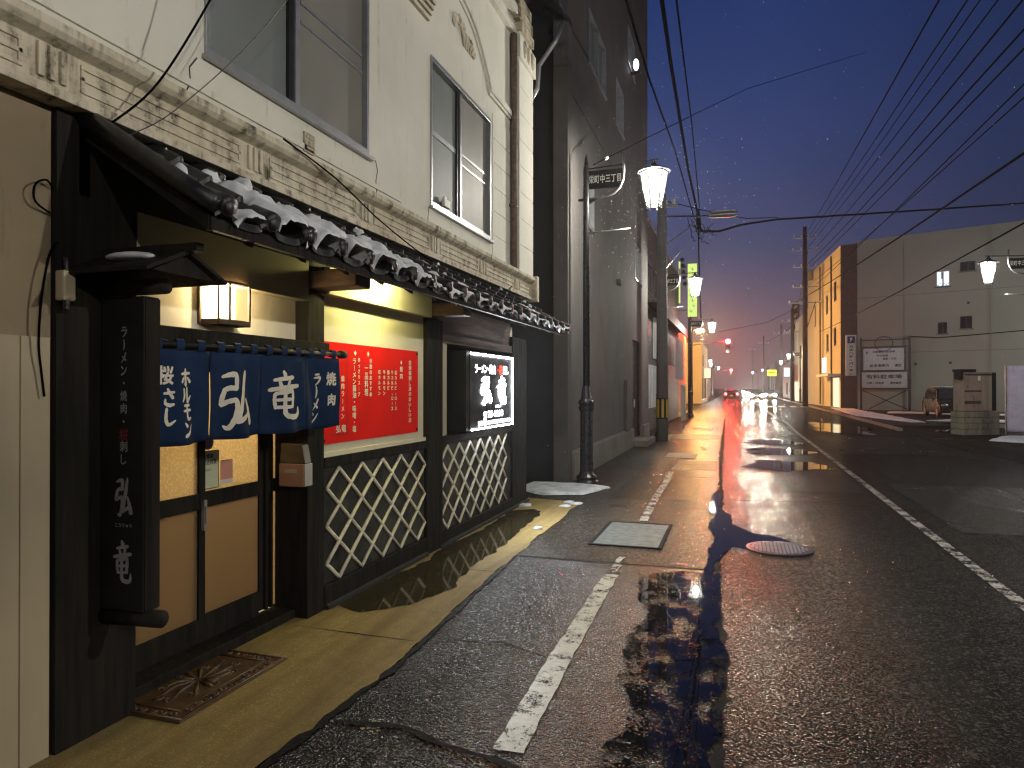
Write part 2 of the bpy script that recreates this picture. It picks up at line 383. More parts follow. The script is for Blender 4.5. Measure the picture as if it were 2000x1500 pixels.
BR = {
 '弘': [[(.10,.86,.5),(.30,.90,1),(.44,.88,1.1),(.42,.66,1)],[(.14,.64,.8),(.28,.68,1),(.43,.67,.9)],[(.16,.64,1),(.08,.42,1.1),(.26,.46,.9),(.42,.46,1),(.42,.22,1.1),(.30,.02,1),(.16,.06,.3)],
        [(.74,.96,.7),(.66,.66,1.2),(.54,.34,1.1),(.46,.14,1.2),(.60,.16,1),(.84,.24,.9)],[(.74,.50,.5),(.86,.30,1.1),(.95,.08,1.5)]],
 '竜': [[(.46,1.0,.7),(.52,.90,1.4)],[(.20,.80,.7),(.50,.84,1),(.80,.87,.9)],[(.34,.78,.7),(.40,.66,1.1)],[(.66,.80,1),(.58,.66,.8)],[(.04,.58,.8),(.46,.63,1.1),(.96,.68,1)],
        [(.24,.50,.9),(.24,.34,1),(.28,.18,.9)],[(.24,.50,.8),(.52,.54,1),(.76,.54,1.1),(.74,.20,1)],[(.28,.36,.7),(.72,.38,.8)],[(.27,.20,.8),(.74,.21,.8)],
        [(.50,.56,1),(.49,.20,1.1),(.54,.02,1.2),(.80,-.02,1.2),(.95,.04,1),(.96,.20,.3)]],
 'ラ': [[(.24,.90,.7),(.5,.92,1),(.76,.94,.8)],[(.14,.62,.7),(.5,.66,1),(.86,.68,1.2),(.72,.34,1),(.34,.02,.4)]],
 '｜': [[(.48,.98,.7),(.55,.5,1.1),(.46,.02,.6)]],
 'メ': [[(.76,.96,1),(.54,.44,1),(.14,.04,.4)],[(.28,.62,.6),(.55,.44,1),(.78,.24,1.1)]],
 'ン': [[(.14,.88,.6),(.36,.68,1.3)],[(.90,.80,.4),(.62,.34,1),(.16,.08,1.2)]],
 'ホ': [[(.12,.70,.7),(.5,.74,1),(.90,.77,.8)],[(.50,1.0,.8),(.50,.5,1.1),(.50,.06,1.1),(.38,.12,.4)],[(.32,.50,.6),(.14,.20,1.1)],[(.68,.50,.6),(.90,.24,1.3)]],
 'ル': [[(.30,.86,.8),(.30,.42,1),(.08,.06,.4)],[(.60,.94,.8),(.58,.12,1.1),(.74,.20,1),(.96,.46,.4)]],
 'モ': [[(.20,.88,.7),(.5,.90,1),(.80,.92,.8)],[(.10,.56,.7),(.5,.60,1),(.92,.62,.8)],[(.48,.90,.8),(.45,.24,1.1),(.56,.08,1.1),(.92,.14,.7)]],
 'さ': [[(.14,.72,.7),(.5,.75,1),(.86,.80,.7)],[(.38,.98,.8),(.55,.7,1),(.74,.44,1.1)],[(.24,.40,.5),(.24,.16,1),(.50,.04,1.2),(.80,.10,.7)]],
 'し': [[(.34,.98,.8),(.30,.34,1.1),(.48,.04,1.1),(.88,.28,.4)]],
}
def brush(ch, h, w, thick):
    vs, fs = [], []
    for si, st in enumerate(BR[ch]):
        P = [Vector((p[0] - .5, p[1] - .5)) for p in st]; Wd = [p[2] for p in st]
        pts, ws = [], []
        for i in range(len(P) - 1):
            a = P[max(i - 1, 0)]; b = P[i]; c = P[i + 1]; d = P[min(i + 2, len(P) - 1)]
            for k in range(6):
                t = k / 6; t2 = t * t; t3 = t2 * t
                pts.append(.5 * ((2 * b) + (c - a) * t + (2 * a - 5 * b + 4 * c - d) * t2 + (3 * b - a - 3 * c + d) * t3)); ws.append(Wd[i] * (1 - t) + Wd[i + 1] * t)
        pts.append(P[-1]); ws.append(Wd[-1])
        pts = [Vector((p.x * w, p.y * h)) for p in pts]; n0 = len(vs); L = len(pts)
        for i, p in enumerate(pts):
            d = (pts[min(i + 1, L - 1)] - pts[max(i - 1, 0)]); d = d.normalized() if d.length else Vector((1, 0))
            nn = Vector((-d.y, d.x)); hw = ws[i] * thick * .5 * (1 + .08 * math.sin(i * 1.9 + si))
            e = (d * (-hw * .55) if i == 0 else d * hw * .45 if i == L - 1 else Vector((0, 0)))
            sc = .55 if i in (0, L - 1) else 1
            for sg in (1, -1): vs.append(Vector((p.x + e.x + nn.x * hw * sg * sc, p.y + e.y + nn.y * hw * sg * sc, si * .0005)))
        for i in range(L - 1): fs.append((n0 + 2 * i, n0 + 2 * i + 1, n0 + 2 * i + 3, n0 + 2 * i + 2))
    return vs, fs

def lettering(name, items, frame, mat, parent, warp=None, label=None):
    """items: (text, x, y, h, w, bold or ('b', thick)) in the frame's plane"""
    mb = MB()
    for it in items:
        t, x, y, h, w, bd = it
        vs, fs = brush(t, h, w or h, bd[1]) if isinstance(bd, tuple) else glyph(t, h, w, bd)
        vv = [frame @ Vector((v.x + x, v.y + y, v.z)) for v in vs]
        if warp: vv = [warp(v) for v in vv]
        mb.add(vv, fs)
    o = mb.build(name, mat, parent, label)
    return o
def column(txt, x, ytop, ch, h, w=None, bold=.002, brushy=None):
    out = []
    for i, c in enumerate(txt):
        if c == ' ': continue
        if c == 'ー': c = '｜'
        y = ytop - ch * (i + .5)
        if brushy and c in BR: out.append((c, x, y, h, w or h, ('b', brushy)))
        elif c == '｜': out.append(('｜', x, y, h * .85, h * .5, ('b', h * .11)))
        else: out.append((c, x, y, h, w or h, bold))
    return out

# ------------------------------------------------------------------ world, camera, render
w = bpy.data.worlds.new('World'); S.world = w; w.use_nodes = True
nt = w.node_tree; bg = nt.nodes['Background']
tc = nt.nodes.new('ShaderNodeTexCoord'); sx = nt.nodes.new('ShaderNodeSeparateXYZ'); link(nt, tc.outputs['Generated'], sx.inputs[0])
sky = nt.nodes.new('ShaderNodeTexSky'); sky.sky_type = 'NISHITA'; sky.sun_disc = False
sky.sun_elevation = R(-3); sky.sun_rotation = R(10)
cr = ramp(nt, sx.outputs['Z'], [(0, (.150, .090, .105)), (.077, (.115, .075, .115)), (.18, (.036, .050, .135)), (.31, (.025, .046, .158)), (.47, (.013, .033, .135)), (.66, (.006, .013, .050)), (1, (.003, .006, .022))])
mx = nt.nodes.new('ShaderNodeMix'); mx.data_type = 'RGBA'; mx.blend_type = 'ADD'; mx.inputs[0].default_value = .05
link(nt, cr, mx.inputs[6]); link(nt, sky.outputs[0], mx.inputs[7])
# a darker east side: overcast dusk is brighter up the street than to the right
dk_ = nt.nodes.new('ShaderNodeMix'); dk_.data_type = 'RGBA'; dk_.blend_type = 'MULTIPLY'; dk_.inputs[0].default_value = 1
link(nt, mx.outputs[2], dk_.inputs[6]); link(nt, ramp(nt, sx.outputs['X'], [(.03, 1.0), (.22, .66), (.45, .30)]), dk_.inputs[7])
cl_ = nt.nodes.new('ShaderNodeTexNoise'); cl_.inputs['Scale'].default_value = 2.6; cl_.inputs['Detail'].default_value = 5; cl_.inputs['Distortion'].default_value = .5; link(nt, tc.outputs['Generated'], cl_.inputs['Vector'])
cm_ = nt.nodes.new('ShaderNodeMix'); cm_.data_type = 'RGBA'; cm_.blend_type = 'MULTIPLY'; cm_.inputs[0].default_value = 1
link(nt, dk_.outputs[2], cm_.inputs[6]); link(nt, ramp(nt, cl_.outputs['Fac'], [(.3, (.84, .86, .90)), (.7, (1.10, 1.08, 1.04))]), cm_.inputs[7])
link(nt, cm_.outputs[2], bg.inputs[0]); bg.inputs[1].default_value = 1.0

cam = bpy.data.cameras.new('camera'); co = bpy.data.objects.new('camera', cam); C.objects.link(co); S.camera = co
co.location = (0, 0, 1.7); co.rotation_euler = (R(90.29), 0, math.atan(440 / 1387))
cam.sensor_width = 36; cam.lens = 36 * 1387 / 2000; cam.clip_end = 2000; cam.clip_start = .05
S.view_settings.view_transform = 'Standard'; S.view_settings.look = 'None'; S.view_settings.exposure = 0; S.view_settings.gamma = 1
cy = S.cycles if hasattr(S, 'cycles') else None
S.render.engine = 'CYCLES'
S.cycles.use_denoising = True; S.cycles.max_bounces = 6; S.cycles.diffuse_bounces = 3; S.cycles.glossy_bounces = 4
S.cycles.transmission_bounces = 4; S.cycles.volume_bounces = 0; S.cycles.sample_clamp_indirect = 6; S.cycles.use_light_tree = True
S.cycles.caustics_reflective = False; S.cycles.caustics_refractive = False; S.cycles.filter_width = 1.3

def point(name, loc, power, col, r=.05, parent=None):
    l = bpy.data.lights.new(name, 'POINT'); l.energy = power; l.color = col; l.shadow_soft_size = r
    o = bpy.data.objects.new(name, l); C.objects.link(o); o.location = loc
    if parent is not None: o.parent = parent; o.matrix_parent_inverse = parent_inv(parent)
    return o

# ------------------------------------------------------------------ ground
g = MB().add([(-300, -60, 0), (300, -60, 0), (300, 900, 0), (-300, 900, 0)], [(0, 1, 2, 3)]).build('ground', M['ground']); struct(g, 'dark wet ground around the buildings and car park')
def jag(pts, amp, step=.12, closed=True, seed=0, freq=3):
    """subdivide a polygon outline and roughen it"""
    out = []; n = len(pts)
    for i in range(n if closed else n - 1):
        a = Vector(pts[i]); b = Vector(pts[(i + 1) % n]); L = (b - a).length; k = max(1, int(L / step)); d = (b - a).normalized() if L else Vector((1, 0)); nn = Vector((-d.y, d.x))
        for j in range(k):
            p = a + (b - a) * j / k
            o = noise.noise(Vector((p.x * freq, p.y * freq, seed))) * amp + noise.noise(Vector((p.x * freq * 5, p.y * freq * 5, seed + 9))) * amp * .4
            out.append(p + nn * o)
    return out
def sheet(name, poly, z, mat):
    me = bpy.data.meshes.new(name); bm = bmesh.new()
    vs = [bm.verts.new((p[0], p[1], z)) for p in poly]; f = bm.faces.new(vs)
    if f.normal.z < 0: f.normal_flip()
    bmesh.ops.triangulate(bm, faces=bm.faces[:]); bm.to_mesh(me); bm.free()
    o = bpy.data.objects.new(name, me); C.objects.link(o); me.materials.append(mat)
    return struct(o)
sheet('road', [(-.12, -6), (6.0, -6), (6.0, 400), (-.9, 400), (-.5, 26), (-.22, 12), (-.14, 5)], .004, M['asphalt'])
sheet('side_lane', jag([(-2.2, -6), (-.12, -6), (-.14, 5), (-.18, 6.82), (-2.2, 6.86)], .0) , .004, M['lane'])
sheet('pavement', [(-3.05, 6.9), (-.19, 6.86), (-.22, 12), (-.5, 26), (-.9, 400), (-3.6, 400)], .004, M['pave'])
ap = [(-3.6, -3), (-2.15, -3)]
edge = jag([(-2.08, -3), (-2.05, 2.68), (-1.98, 3.29), (-2.0, 3.98), (-2.07, 5.19), (-2.14, 6.75), (-2.2, 10.3)], .035, .06, False, 3, 2)
apron = sheet('apron', [Vector((-3.6, -3))] + edge + [Vector((-2.2, 10.3)), Vector((-2.9, 10.45)), Vector((-3.6, 10.4))], .010, M['apron'])
# crack / gutter joint between lane and road
def ribbon(name, pts, widths, z, mat, jit=.5, step=.07, seed=0):
    L = jag(pts, 0, step, False); L.append(Vector(pts[-1])); n = len(L); a = []; b = []
    for i, p in enumerate(L):
        t = i / (n - 1) * (len(widths) - 1); k = min(int(t), len(widths) - 2); w_ = widths[k] * (1 - (t - k)) + widths[k + 1] * (t - k)
        d = (L[min(i + 1, n - 1)] - L[max(i - 1, 0)]).normalized(); nn = Vector((-d.y, d.x))
        w1 = w_ * .5 * (1 + jit * (noise.noise(Vector((p.x * 6, p.y * 7, seed))) * 1.3 + .7 * noise.noise(Vector((p.x * 20, p.y * 23, seed)))))
        w2 = w_ * .5 * (1 + jit * (noise.noise(Vector((p.x * 6, p.y * 7, seed + 5))) * 1.3 + .7 * noise.noise(Vector((p.x * 20, p.y * 23, seed + 7)))))
        a.append((p.x + nn.x * w1, p.y + nn.y * w1, z)); b.append((p.x - nn.x * w2, p.y - nn.y * w2, z))
    m = MB(); m.add(a + b, [(i, i + 1, n + i + 1, n + i) for i in range(n - 1)])
    return struct(m.build(name, mat))
ribbon('road_crack', [(-.11, 1.5), (-.10, 3.3), (-.08, 4.6), (-.15, 5.6), (-.19, 7.2), (-.20, 9.6), (-.27, 12.5), (-.36, 17), (-.46, 24), (-.62, 40)], [.05, .06, .05, .07, .10, .09, .08, .07, .07, .06], .008, M['joint'], 1.2)
ribbon('cross_joint', [(-2.1, 6.86), (-1.2, 6.80), (-.19, 6.86)], [.025, .02, .02], .008, M['joint'], .8)
ribbon('cross_crack', [(-1.95, 3.16), (-1.6, 3.22), (-1.3, 3.1), (-1.0, 3.04), (-.6, 2.9)], [.05, .03, .03, .035, .03], .013, M['joint'], 1.1)
ribbon('edge_crack', [(-2.03, 1.9), (-2.0, 3.2), (-1.97, 3.9), (-2.04, 5.1), (-2.12, 6.8)], [.03, .045, .035, .03, .02], .012, M['joint'], 1.4)
for k, y in enumerate((13.9, 16.2, 20.5, 26, 33)):
    ribbon('pavement_joint', [(-2.9, y), (-.4, y - .1)], [.03, .03], .008, M['joint'], .6, .1, k)
ribbon('road_seam', [(-.1, 11.2), (1.2, 11.35), (2.4, 11.2)], [.03, .04, .02], .008, M['joint'], .9)
ribbon('scraped_patch', [(-1.85, 3.22), (-1.45, 3.12), (-1.05, 2.92), (-.85, 2.85)], [.06, .20, .12, .09], .0125, M['scrape'], .6)
M['patch_a'] = wet('dark_repair_patch', (.012, .011, .010), (.022, .019, .017), .16, .30, 60, .55, .8, .60, .3, dull=.12)
M['patch_b'] = wet('pale_repair_patch', (.045, .038, .030), (.065, .055, .043), .24, .40, 80, .4, .8, .66, .25, dull=.16)
for k, (x0, x1, y0, y1, mm_) in enumerate(((-1.9, -.6, 10.9, 13.7, 'patch_a'), (-2.6, -1.5, 14.6, 17.2, 'patch_a'), (-1.3, -.42, 15.0, 17.0, 'patch_b'), (-2.2, -.5, 19.2, 22.3, 'patch_a'), (-2.9, -.6, 24, 26.5, 'patch_b'), (-2.6, -.7, 29, 32.5, 'patch_a'), (-2.8, -.7, 36, 41, 'patch_a'), (.9, 2.0, 12.5, 18, 'patch_a'), (2.5, 5.7, 9.5, 14, 'patch_a'), (.1, 1.9, 26, 37, 'patch_a'), (2.6, 5.8, 20, 27, 'patch_a'))):
    sheet('repair_patch', jag([(x0, y0), (x1, y0 + .05), (x1, y1), (x0, y1 - .06)], .03, .1, True, k + 30), .0062, M[mm_])
for k, pts_ in enumerate(([(.3, 5.2), (.9, 5.6), (1.3, 5.4), (1.9, 5.9)], [(1.9, 5.9), (2.6, 7.4), (2.9, 9.4)], [(.5, 9.0), (1.1, 10.1), (1.0, 11.2)], [(3.0, 4.2), (3.6, 6.5), (3.4, 9.5)], [(-.9, 4.2), (-1.5, 4.5), (-1.95, 4.4)], [(2.7, 14), (2.75, 22), (2.65, 32)])):
    ribbon('fine_crack', pts_, [.008, .014, .006], .0078, M['joint'], 1.6, .05, k + 60)
for y in (4.35, 6.2, 8.4): ribbon('apron_joint', [(-3.0, y), (-2.06, y - .03)], [.006, .012, .007], .0118, M['joint'], 1.2, .05, y)
# painted lines
ribbon('white_line', [(-1.02, 3.15), (-1.06, 4.4), (-1.09, 6.4)], [.15, .14, .13], .011, M['paint'], .12, .05, 1)
ribbon('white_line', [(-1.09, 6.5), (-1.10, 7.1)], [.09, .06], .011, M['paint2'], .6, .05, 1)
ribbon('white_line', [(-1.14, 9.1), (-1.20, 11.2), (-1.26, 14.6)], [.11, .11, .10], .011, M['paint2'], .2, .05, 2)
ribbon('centre_line', [(2.12, -2), (2.12, 8), (2.14, 24), (2.0, 60)], [.11, .11, .11, .12], .011, M['paint2'], .1, .08, 3)
ribbon('centre_line', [(2.0, 60), (1.6, 110)], [.14, .16], .011, M['paint'], .1, .3, 3)
for k in range(6):
    sheet('crossing_stripe', [(2.6 + k * .95, 66), (3.05 + k * .95, 66), (3.05 + k * .95, 69.5), (2.6 + k * .95, 69.5)], .011, M['paint'])
for y in (16, 19.5, 23):
    sheet('wet_patch', jag([(.1, y), (.9, y - .6), (1.9, y + .1), (1.7, y + 1.2), (.6, y + 1.6)], .3, .12, True, y), .009, M['water'])
# puddles
M['shallow'] = M['water'].copy()
for n_ in M['shallow'].node_tree.nodes:
    if n_.type == 'VALTORGB': n_.color_ramp.elements[0].position = .30; n_.color_ramp.elements[1].position = .62
    if n_.type == 'BSDF_PRINCIPLED': n_.inputs['Base Color'].default_value = (.030, .024, .012, 1); n_.inputs['Roughness'].default_value = .045
M['water2'] = M['water'].copy()
for n_ in M['water2'].node_tree.nodes:
    if n_.type == 'VALTORGB': n_.color_ramp.elements[0].position = .63; n_.color_ramp.elements[1].position = .69
M['water3'] = M['water'].copy()
for n_ in M['water3'].node_tree.nodes:
    if n_.type == 'VALTORGB': n_.color_ramp.elements[0].position = .565; n_.color_ramp.elements[1].position = .63
def puddle(poly, z=.0135, amp=.035, seed=0, mat='water'):
    return sheet('puddle', jag(poly, amp, .04, True, seed, 5), z, M[mat])
puddle([(-.32, 12.4), (-.22, 11.2), (-.24, 10.4), (-.10, 9.9), (-.05, 9.2), (.16, 8.75), (.48, 8.52), (.60, 8.25), (.40, 7.92), (.12, 7.78), (-.05, 7.88), (-.14, 7.5), (-.22, 7.1), (-.22, 6.4), (-.30, 6.5), (-.28, 7.6), (-.24, 8.3), (-.34, 9.0), (-.30, 9.8), (-.40, 10.3), (-.38, 11.4)], seed=1)
puddle([(-.14, 6.75), (-.5, 6.7), (-.85, 6.5), (-.8, 5.9), (-.62, 5.4), (-.72, 4.9), (-.66, 4.2), (-.52, 3.7), (-.62, 3.2), (-.75, 2.4), (-.6, 1.7), (-.10, 1.7), (-.10, 3.3), (-.07, 4.6), (-.13, 5.6)], .0132, .06, 2, 'water2')
puddle([(-.13, 6.45), (-.24, 6.4), (-.30, 6.15), (-.24, 5.8), (-.30, 5.4), (-.26, 5.0), (-.36, 4.75), (-.40, 4.5), (-.36, 4.25), (-.20, 4.18), (-.22, 3.95), (-.32, 3.8), (-.33, 3.4), (-.27, 3.1), (-.34, 2.7), (-.30, 1.8), (-.10, 1.8), (-.12, 3.2), (-.11, 4.3), (-.15, 5.3)], .0137, .07, 3, 'water3')
puddle([(-2.96, 4.85), (-2.70, 4.72), (-2.42, 5.05), (-2.28, 5.6), (-2.40, 6.3), (-2.38, 7.0), (-2.42, 7.8), (-2.48, 8.6), (-2.55, 9.35), (-2.72, 9.5), (-2.96, 9.3), (-2.9, 8.0), (-2.97, 6.9), (-2.86, 6.4), (-2.96, 5.7)], .0145, .05, 6, 'shallow')
puddle([(8.2, 36), (10.2, 34.5), (12.5, 35), (12, 38), (9.5, 39)], .008, .4, 9)
puddle([(7.3, 30.5), (8.6, 30.3), (9.0, 31.8), (7.6, 32.6)], .008, .3, 10)
puddle([(3.0, 30), (4.6, 28), (5.2, 34), (3.4, 38)], .0095, .5, 12)
# kerb on the far right and slab pavement with snow
kb = MB().box((6.0, 31, 0), (6.15, 120, .12)); struct(kb.build('kerb', M['concrete'], bevel=.01))
st = MB().box((6.15, 34, 0), (8.7, 120, .10)); struct(st.build('right_pavement', M['pave']))
def snowpatch(poly, h, seed, name='snow_patch', lab='snow'):
    pts = jag(poly, .10, .2, True, seed, 2); xs = [p.x for p in pts]; ys = [p.y for p in pts]
    me = bpy.data.meshes.new(name); bm = bmesh.new()
    c = Vector((sum(xs) / len(xs), sum(ys) / len(ys))); rings = []
    for k, (s_, z_) in enumerate(((1, 0), (.96, .6), (.88, .9), (.6, 1), (.25, 1))):
        rings.append([bm.verts.new((c.x + (p.x - c.x) * s_, c.y + (p.y - c.y) * s_, .012 + h * z_ * (1 + .35 * noise.noise(Vector((p.x * 3, p.y * 3, seed + k)))))) for p in pts])
    n = len(pts)
    for k in range(4):
        for i in range(n): bm.faces.new((rings[k][i], rings[k][(i + 1) % n], rings[k + 1][(i + 1) % n], rings[k + 1][i]))
    bm.faces.new(rings[4]); bm.to_mesh(me); bm.free()
    for p in me.polygons: p.use_smooth = True
    o = bpy.data.objects.new(name, me); C.objects.link(o); me.materials.append(M['snow'] if h > .05 else M['dirtysnow'])
    return tag(o, lab, 'snow', kind='stuff')
snowpatch([(-3.5, 11.2), (-2.9, 10.75), (-2.35, 11.0), (-2.02, 11.9), (-2.3, 12.1), (-3.5, 12.1)], .045, 1, lab='snow heap at the alley mouth beside the street lamp foot')
for k, (x, y, r_) in enumerate(((-2.32, 9.85, .09), (-2.22, 10.1, .08), (-2.36, 10.2, .07), (-2.28, 8.2, .04), (-2.9, 9.75, .07))):
    snowpatch([(x - r_, y - r_), (x + r_, y - r_ * .7), (x + r_, y + r_), (x - r_ * .6, y + r_ * 1.1)], .025, k + 5, lab='small melting snow lump on the sandy concrete apron')
snowpatch([(6.3, 44), (7.6, 36), (8.3, 36.5), (8.2, 46), (8.4, 60), (7.0, 62)], .14, 11, lab='grey snow covering the pavement by the car park')
snowpatch([(9.0, 40.5), (13.5, 39.5), (15, 41), (11, 42.5)], .06, 12, lab='snow strip in front of the parked minivan')
snowpatch([(7.6, 26.0), (8.5, 25.0), (11, 24), (13, 26), (10, 28), (8.4, 27.8)], .10, 13, lab='snow beside the shed and white sheeting')
snowpatch([(9.4, 52), (16, 49.5), (17, 51.5), (10, 55)], .06, 14, lab='snow strip along the foot of the big grey building')

# covers
def plate(name, poly, z, lab, marks=True):
    t = MB(); t.prism([(p[0], p[1], z) for p in poly], (0, 0, .006)); o = t.build(name, M['coverplate'], bevel=.003)
    return tag(o, lab, 'utility cover')
c1 = plate('utility_cover', [(-1.50, 7.62), (-.80, 7.60), (-.80, 8.88), (-1.50, 8.90)], .008, 'grey-green steel utility cover nearest the viewer in the side lane')
fm = MB()
for a, b in (((-1.54, 7.56), (-.76, 7.60)), ((-1.54, 8.90), (-.76, 8.94)), ((-1.54, 7.60), (-1.50, 8.90)), ((-.80, 7.60), (-.76, 8.90))): fm.box((*a, .008), (*b, .017))
fm.build('frame', M['joint'], c1)
lettering('lettering', [('止水栓', 0, 0, .10, .30, 0)], Matrix.Translation((-1.15, 8.3, .0150)), M['concrete'], c1)
c2 = plate('utility_cover', [(-1.68, 17.6), (-.95, 17.4), (-.95, 18.6), (-1.70, 18.75)], .008, 'second utility cover farther along the pavement, past the first lamp post')
plate('utility_cover', [(-1.75, 29.6), (-.95, 29.6), (-.95, 31), (-1.75, 31)], .008, 'third utility cover, farthest up the pavement near the black building end')
mh = thing('manhole_cover', 'round patterned iron manhole cover half under a puddle in the road', 'manhole cover', (.42, 8.0, 0))
MB().lathe(.42, 7.97, [(.31, .006), (.31, .012), (.30, .0145)], 40).build('cover', M['iron'], mh)
mm = MB(); 
for i in range(-7, 8):
    for j in range(-7, 8):
        x, y = i * .038, j * .038
        if x * x + y * y < .272 ** 2: mm.box((.42 + x - .013, 7.97 + y - .013, .0145), (.42 + x + .013, 7.97 + y + .013, .019))
mm.build('tread_pattern', M['iron_lt'], mh)
mr = MB().lathe(.42, 7.97, [(.335, .006), (.335, .015), (.315, .016)], 40); mr.build('rim', M['iron'], mh)

# ------------------------------------------------------------------ the restaurant building
shop = thing('restaurant_building', 'two-storey cream stucco restaurant with tiled eave, dark wood front and white lattice panels', 'building', (-3, 4, 0))
def B(name, mat, *boxes, parent=shop, bevel=0, label=None):
    m = MB()
    for a, b in boxes: m.box(a, b)
    return m.build(name, mat, parent, label, bevel=bevel)
# upper wall with two window holes
W1 = (3.44, 5.39, 3.67, 6.3); W2 = (6.68, 8.53, 3.57, 5.12)
B('upper_wall', M['wall'],
  ((-3.22, -3, 3.0), (-3, 3.44, 9)), ((-3.22, 3.44, 3.0), (-3, 5.39, 3.67)), ((-3.22, 3.44, 6.3), (-3, 5.39, 9)), ((-3.22, 5.39, 3.0), (-3, 6.68, 9)),
  ((-3.22, 6.68, 3.0), (-3, 8.53, 3.57)), ((-3.22, 6.68, 5.12), (-3, 8.53, 9)), ((-3.22, 8.53, 3.0), (-3, 10.16, 9)),
  ((-9, 10.0, 0), (-3.222, 10.158, 9)), ((-9, -3, 0), (-8.8, 10.0, 9)), ((-9, -3.2, 8.8), (-3.222, 9.998, 9)))
B('body_floor', M['alley'], ((-8.8, -3, 2.90), (-3.225, 9.99, 2.96)))
# horizontal coursing on the right part
B('course_line', M['wall'], *[((-3, 8.62, z), (-2.994, 9.44, z + .30)) for z in (3.36, 3.675, 3.99, 4.305, 4.62, 4.935)])
B('sill_band', M['wall'], ((-3, 1.5, 3.43), (-2.985, 6.0, 3.47)))
pl = MB().box((-3, 9.46, 3.28), (-2.90, 10.16, 6.3)); pl.box((-3, 9.40, 6.3), (-2.86, 10.20, 6.62)); pl.box((-3, 9.42, 6.62), (-2.88, 10.18, 6.66))
for i in range(8): pl.box((-2.90, 9.46, 3.34 + i * .37), (-2.893, 10.16, 3.34 + i * .37 + .355))
pl.build('pilaster', M['wall'], shop, bevel=.006)
cap = MB()
for k, zz in enumerate((6.7, 6.9, 7.1)): cap.box((-3, 9.5, zz), (-2.86 - .02 * k, 10.1, zz + .14))
for k in range(3): cap.ball((-2.86, 9.62 + .19 * k, 6.48), (.03, .07, .13))
cap.build('pilaster_ornament', M['cornice'], shop, smooth=False)
B('wall_coping', M['wall'], ((-3, 7.6, 6.62), (-2.93, 9.42, 6.72)), ((-3, 7.6, 6.9), (-2.9, 9.42, 7.02)), bevel=.006)
rf = MB().prism([(-3.3, 7.0, 7.55), (-2.45, 7.0, 7.22), (-2.45, 7.0, 7.28), (-3.3, 7.0, 7.68)], (0, 3.45, 0)); rf.build('upper_roof', M['tile'], shop)
dp = MB().tube([(-2.47, 10.36, 7.2), (-2.6, 10.34, 6.9), (-2.84, 10.30, 6.55), (-2.86, 10.28, 6.2), (-2.98, 10.26, 6.0)], .035, 8); dp.build('rain_pipe', M['iron_lt'], shop, smooth=True)
snowcap = MB().ball((-2.50, 10.1, 7.29), (.05, .25, .025)); tag(snowcap.build('roof_snow', M['snow'], smooth=True), 'small snow ledge on the upper roof corner', 'snow', kind='stuff')
# brown pipe down the wall beside the pilaster
pp = MB().tube([(-2.94, 9.36, 3.35), (-2.94, 9.36, 6.6)], .045, 10)
for z in (4.2, 5.4): pp.box((-3, 9.30, z), (-2.90, 9.42, z + .03))
tag(pp.build('drain_pipe', M['plank'], smooth=True), 'brown vertical drain pipe on the stucco wall beside the pilaster', 'pipe')
# arch moulding over the right window
ain = [(8.44, 5.42), (8.36, 5.56), (8.16, 5.75), (7.93, 5.93), (7.72, 6.02), (7.48, 6.08), (7.2, 6.12), (6.9, 6.10), (6.55, 6.0), (6.3, 5.8), (6.2, 5.6)]
def offs(P, d):
    out = []
    for i, p in enumerate(P):
        a = Vector(P[max(i - 1, 0)]); b = Vector(P[min(i + 1, len(P) - 1)]); t = (b - a).normalized(); out.append((p[0] + t.y * d, p[1] - t.x * d))
    return out
am = MB()
for d0, d1, pr in ((0, .05, .02), (.05, .12, .045), (.12, .15, .03)):
    A = offs(ain, d0); Bq = offs(ain, d1)
    for i in range(len(A) - 1): am.prism([(-3, *A[i]), (-3, *A[i + 1]), (-3, *Bq[i + 1]), (-3, *Bq[i])], (pr, 0, 0))
for z0, z1, pr in ((5.40, 5.44, .03), (5.44, 5.51, .05), (5.51, 5.54, .035)): am.box((-3, 8.46, z0), (-3 + pr, 9.30, z1))
am.build('arch_moulding', M['wall'], shop)
# relief ornament
orn = MB()
for k in range(7):
    a = R(20 + k * 23); r_ = .16 + .04 * (k % 2)
    orn.ball((-2.985, 7.45 + r_ * math.cos(a) * .9, 5.72 + r_ * math.sin(a) * .75), (.02, .055, .05), 8, 6)
for k in range(6): orn.ball((-2.985, 7.45 + .09 * k, 5.84 - .035 * k + .03 * math.sin(k * 2)), (.03, .05, .045), 8, 6)
for k in range(5): orn.tube([(-2.99, 7.5 + .08 * k, 5.80), (-2.97, 7.55 + .07 * k, 5.72 - .01 * k), (-2.99, 7.6 + .06 * k, 5.62)], [.012, .022, .008], 6)
orn.build('relief_ornament', M['cornice'], shop)
bd = MB().box((-3, 4.44, 3.42), (-2.985, 4.57, 3.56)); bd.box((-2.985, 4.46, 3.44), (-2.978, 4.55, 3.46)); bd.box((-2.985, 4.46, 3.52), (-2.978, 4.55, 3.54)); bd.ball((-2.985, 4.505, 3.49), (.012, .02, .02), 8, 6)
bd.build('small_relief_badge', M['cornice'], shop)
cb = MB()
for k in range(4): cb.box((-3, 5.95 + .0 * k, 5.42 + k * .05), (-2.96 + .02 * k, 6.60, 5.46 + k * .05))
cb.build('bracket_shelf', M['cornice'], shop)
